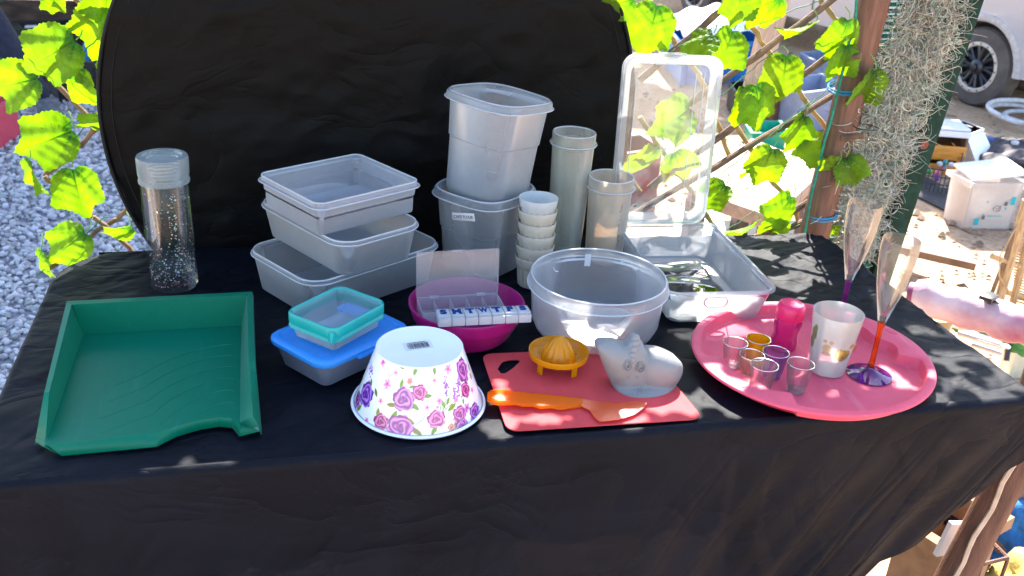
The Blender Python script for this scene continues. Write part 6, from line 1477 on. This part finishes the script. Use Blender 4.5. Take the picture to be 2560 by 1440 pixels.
q = [PY(x, y, 1.22) - base for x, y in ((2340, 1392), (2410, 1385), (2430, 1310), (2380, 1310))]; MB().loft([[p + Vector((0, k, 0)) for p in q] for k in (0, .01)]).obj('plate', WHT, wp_, smooth=False)
MB().loft([[PY(2393, 1360, 1.219) - base + Vector((r * math.cos(a), y_, r * math.sin(a))) for a in np.linspace(0, 2 * PI, 12, endpoint=False)] for r, y_ in ((.004, 0), (.004, -.002), (.002, -.003))]).obj('screw', ALU, wp_)
openbox('cardboard_box', 'brown cardboard box in the shade under the cloth hem', 'box', [(2180, 1560), (2290, 1640), (2420, 1560)], .30, solid('cardboard', (.30, .17, .09), .9), 1.0, th=.004)
openbox('black_bin', 'black plastic bin behind the cardboard box under the table', 'storage bin', [(2250, 1450), (2370, 1520), (2450, 1440)], .24, BLACK, 1.05, th=.006)

# ---- left background
RC = solid('red crate plastic', (.55, .05, .09), .45, .1)
openbox('red_crate', 'pinkish red plastic crate at the left edge of the photo on the gravel', 'crate', [(-120, 400), (-10, 392), (52, 345)], .22, RC, 1.04, th=.012, rim=.014)
def crate(px, h, label, nm='black_crate'):
    ob, b, t, m = openbox(nm, label, 'crate', px, h, BLACK, 1.04, th=.012, rim=.02, group='black crates behind the left trellis')
    for k in range(5):
        q = b[1].lerp(b[2], (k + .5) / 5); q2 = t[1].lerp(t[2], (k + .5) / 5); MB().tube([q - m + Vector((0, -.008, .01)), q2 - m + Vector((0, -.008, -.04))], .010, 6).obj('crate_rib', BLACK, ob)
    return ob, b, t, m
ob, b, t, m = crate([(120, 235), (150, 262), (345, 252)], .24, 'nearest black crate behind the trellis with a small white sticker')
patch(ob, m, (b[1], b[2], t[1], t[2]), .66, .35, .045, .10, WHT, 'sticker')
crate([(60, 195), (75, 215), (215, 205)], .34, 'black crate behind the nearest one, close to the jeans'); crate([(215, 190), (225, 208), (370, 200)], .36, 'black crate farthest right, half hidden by the backdrop')
for k, (x, z, c, lb) in enumerate([(90, .30, (.55, .56, .58), 'grey folded item in the crate beside the jeans'), (260, .33, (.5, .5, .52), 'grey folded item in the rightmost black crate'), (205, .26, (.05, .22, .5), 'blue box corner sticking out of the nearest black crate')]):
    g = G(x + 20, 215 if k < 2 else 245); tag(MB().box((0, 0, 0), (.16, .10, .07) if k < 2 else (.05, .03, .22), b=.01).obj('folded_item' if k < 2 else 'blue_box', solid('crate goods', c, .6), None, (g.x, g.y + .1, z), (0, .0 if k < 2 else .3, .2)), lb, 'goods')
DB = solid('weathered dark wood', (.055, .035, .028), .85, .6, scale=7, bump=.01, bscale=18, stretch=(1, 3, 3))
dw = thing('dark_plank_wall', 'weathered dark wooden boards behind the black crates', 'board', tuple(G(200, 130))); base = Vector(dw.location)
for k in range(6): MB().box((.1, .0 + .01 * (k % 2), .10 + k * .165), (3.4, .04, .155), b=.006).obj('plank', DB, dw)
MB().tube([(.02, -.05, .9), (.05, -.06, .55), (.07, -.07, .38), (.03, -.07, .36), (.0, -.07, .42)], .008, 6).obj('hanging_rope', solid('rope', (.35, .33, .33), .8), dw)
g = G(20, 150); tag(MB().loft([circ(r, z, 36) for r, z in [(.20, 0), (.22, .01), (.27, .28), (.29, .285), (.29, .30), (.262, .30), (.21, .02)]]).obj('green_basin', solid('green basin', (.0, .20, .13), .5), None, (g.x - .05, g.y - .1, .55), (.9, 0, 0)), 'green plastic basin hanging at the top left corner', 'basin')
# person in dark jeans, only one lower leg in the photo
JEANS = solid('dark blue jeans', (.010, .014, .034), .85, .3, scale=40, bump=.004, bscale=40); SKN = solid('skin', (.32, .17, .11), .5); SHOE = solid('grey boot', (.10, .11, .13), .8, .3, bump=.004, bscale=40)
foot = G(118, 300)
pe = thing('person', 'person in dark blue jeans and grey boots standing by the crates', 'person', (foot.x, foot.y, 0))
def skin(name, pts, edges, rad, mat, parent):
    me = bpy.data.meshes.new(name); me.from_pydata(pts, edges, []); o = bpy.data.objects.new(name, me); COL.objects.link(o); o.parent = parent
    me.materials.append(mat); m1 = o.modifiers.new('s', 'SKIN'); m2 = o.modifiers.new('u', 'SUBSURF'); m2.levels = 2; m2.render_levels = 2; m1.use_smooth_shade = True
    for i, r in enumerate(rad): me.skin_vertices[0].data[i].radius = (r, r)
    me.skin_vertices[0].data[0].use_root = True; return o
hp_ = Vector((-.50, .06, .93))
body = [hp_, hp_ + Vector((.09, 0, -.04)), Vector((-.17, -.03, .50)), Vector((0, 0, .09)), hp_ + Vector((-.09, 0, -.04)), Vector((-.62, .02, .50)), Vector((-.66, .12, .09)), hp_ + Vector((0, 0, .2)), hp_ + Vector((0, 0, .42)), hp_ + Vector((0, 0, .52)), hp_ + Vector((0, -.02, .66)),
        hp_ + Vector((.19, 0, .42)), hp_ + Vector((.25, -.06, .15)), hp_ + Vector((.22, -.24, .0)), hp_ + Vector((-.19, 0, .42)), hp_ + Vector((-.25, -.06, .15)), hp_ + Vector((-.22, -.24, .0))]
# body mesh carries three materials: jeans, shirt, skin
o = skin('body', [tuple(p) for p in body], [(0, 1), (1, 2), (2, 3), (0, 4), (4, 5), (5, 6), (0, 7), (7, 8), (8, 9), (9, 10), (8, 11), (11, 12), (12, 13), (8, 14), (14, 15), (15, 16)], [.14, .105, .075, .062, .105, .075, .062, .13, .13, .055, .095, .06, .048, .035, .06, .048, .035], JEANS, pe)
tag(skin('shirt', [tuple(hp_ + Vector((0, 0, .1))), tuple(hp_ + Vector((0, 0, .25))), tuple(hp_ + Vector((0, 0, .44))), tuple(hp_ + Vector((.2, 0, .43))), tuple(hp_ + Vector((-.2, 0, .43)))], [(0, 1), (1, 2), (2, 3), (2, 4)], [.155, .15, .145, .075, .075], solid('dark shirt', (.05, .06, .08), .9), pe))
MB().loft([[hp_ + Vector((r * math.cos(a), -.02 + r * math.sin(a), z)) for a in np.linspace(0, 2 * PI, 20, endpoint=False)] for r, z in ((.06, .57), (.085, .60), (.098, .68), (.092, .75), (.05, .79))]).obj('head', SKN, pe)
MB().loft([[hp_ + Vector((r * math.cos(a), .0 + r * math.sin(a), z)) for a in np.linspace(0, 2 * PI, 20, endpoint=False)] for r, z in ((.100, .70), (.104, .74), (.09, .79), (.04, .82))]).obj('hair', BLACK, pe)
for (fx_, fy_) in ((0, 0), (-.66, .12)):
    MB().loft([[Vector((fx_ + .03 + sx * math.cos(a), fy_ - .07 + sy * math.sin(a), z)) for a in np.linspace(0, 2 * PI, 20, endpoint=False)] for sx, sy, z in ((.055, .14, 0), (.06, .145, .02), (.058, .135, .05), (.055, .09, .08), (.055, .06, .13))]).obj('boot', SHOE, pe)

gr_v = []; gr_f = []
for k in range(1500):
    px = rng.uniform(1600, 2700); py = rng.uniform(-60, 900); g = G(px, py)
    if g.y > 9 or g.y < 1.9: continue
    r = rng.uniform(.003, .012) * (1 + .15 * g.y) * (1 if rng.random() < .93 else 2.2); b0 = len(gr_v); q = Matrix.Rotation(rng.uniform(0, 6), 3, 'Z')
    for v in ((1, 0, 0), (0, .8, 0), (-.9, .1, 0), (.1, -.9, 0), (0, 0, .6)): gr_v.append(tuple(g + q @ (Vector(v) * r) + Vector((0, 0, .006))))
    gr_f += [(b0, b0 + 1, b0 + 4), (b0 + 1, b0 + 2, b0 + 4), (b0 + 2, b0 + 3, b0 + 4), (b0 + 3, b0, b0 + 4)]
tag(obj('loose_stones', mesh(gr_v, gr_f, False), solid('loose grit', (.22, .15, .10), .9, .5, scale=3)), kind='stuff')
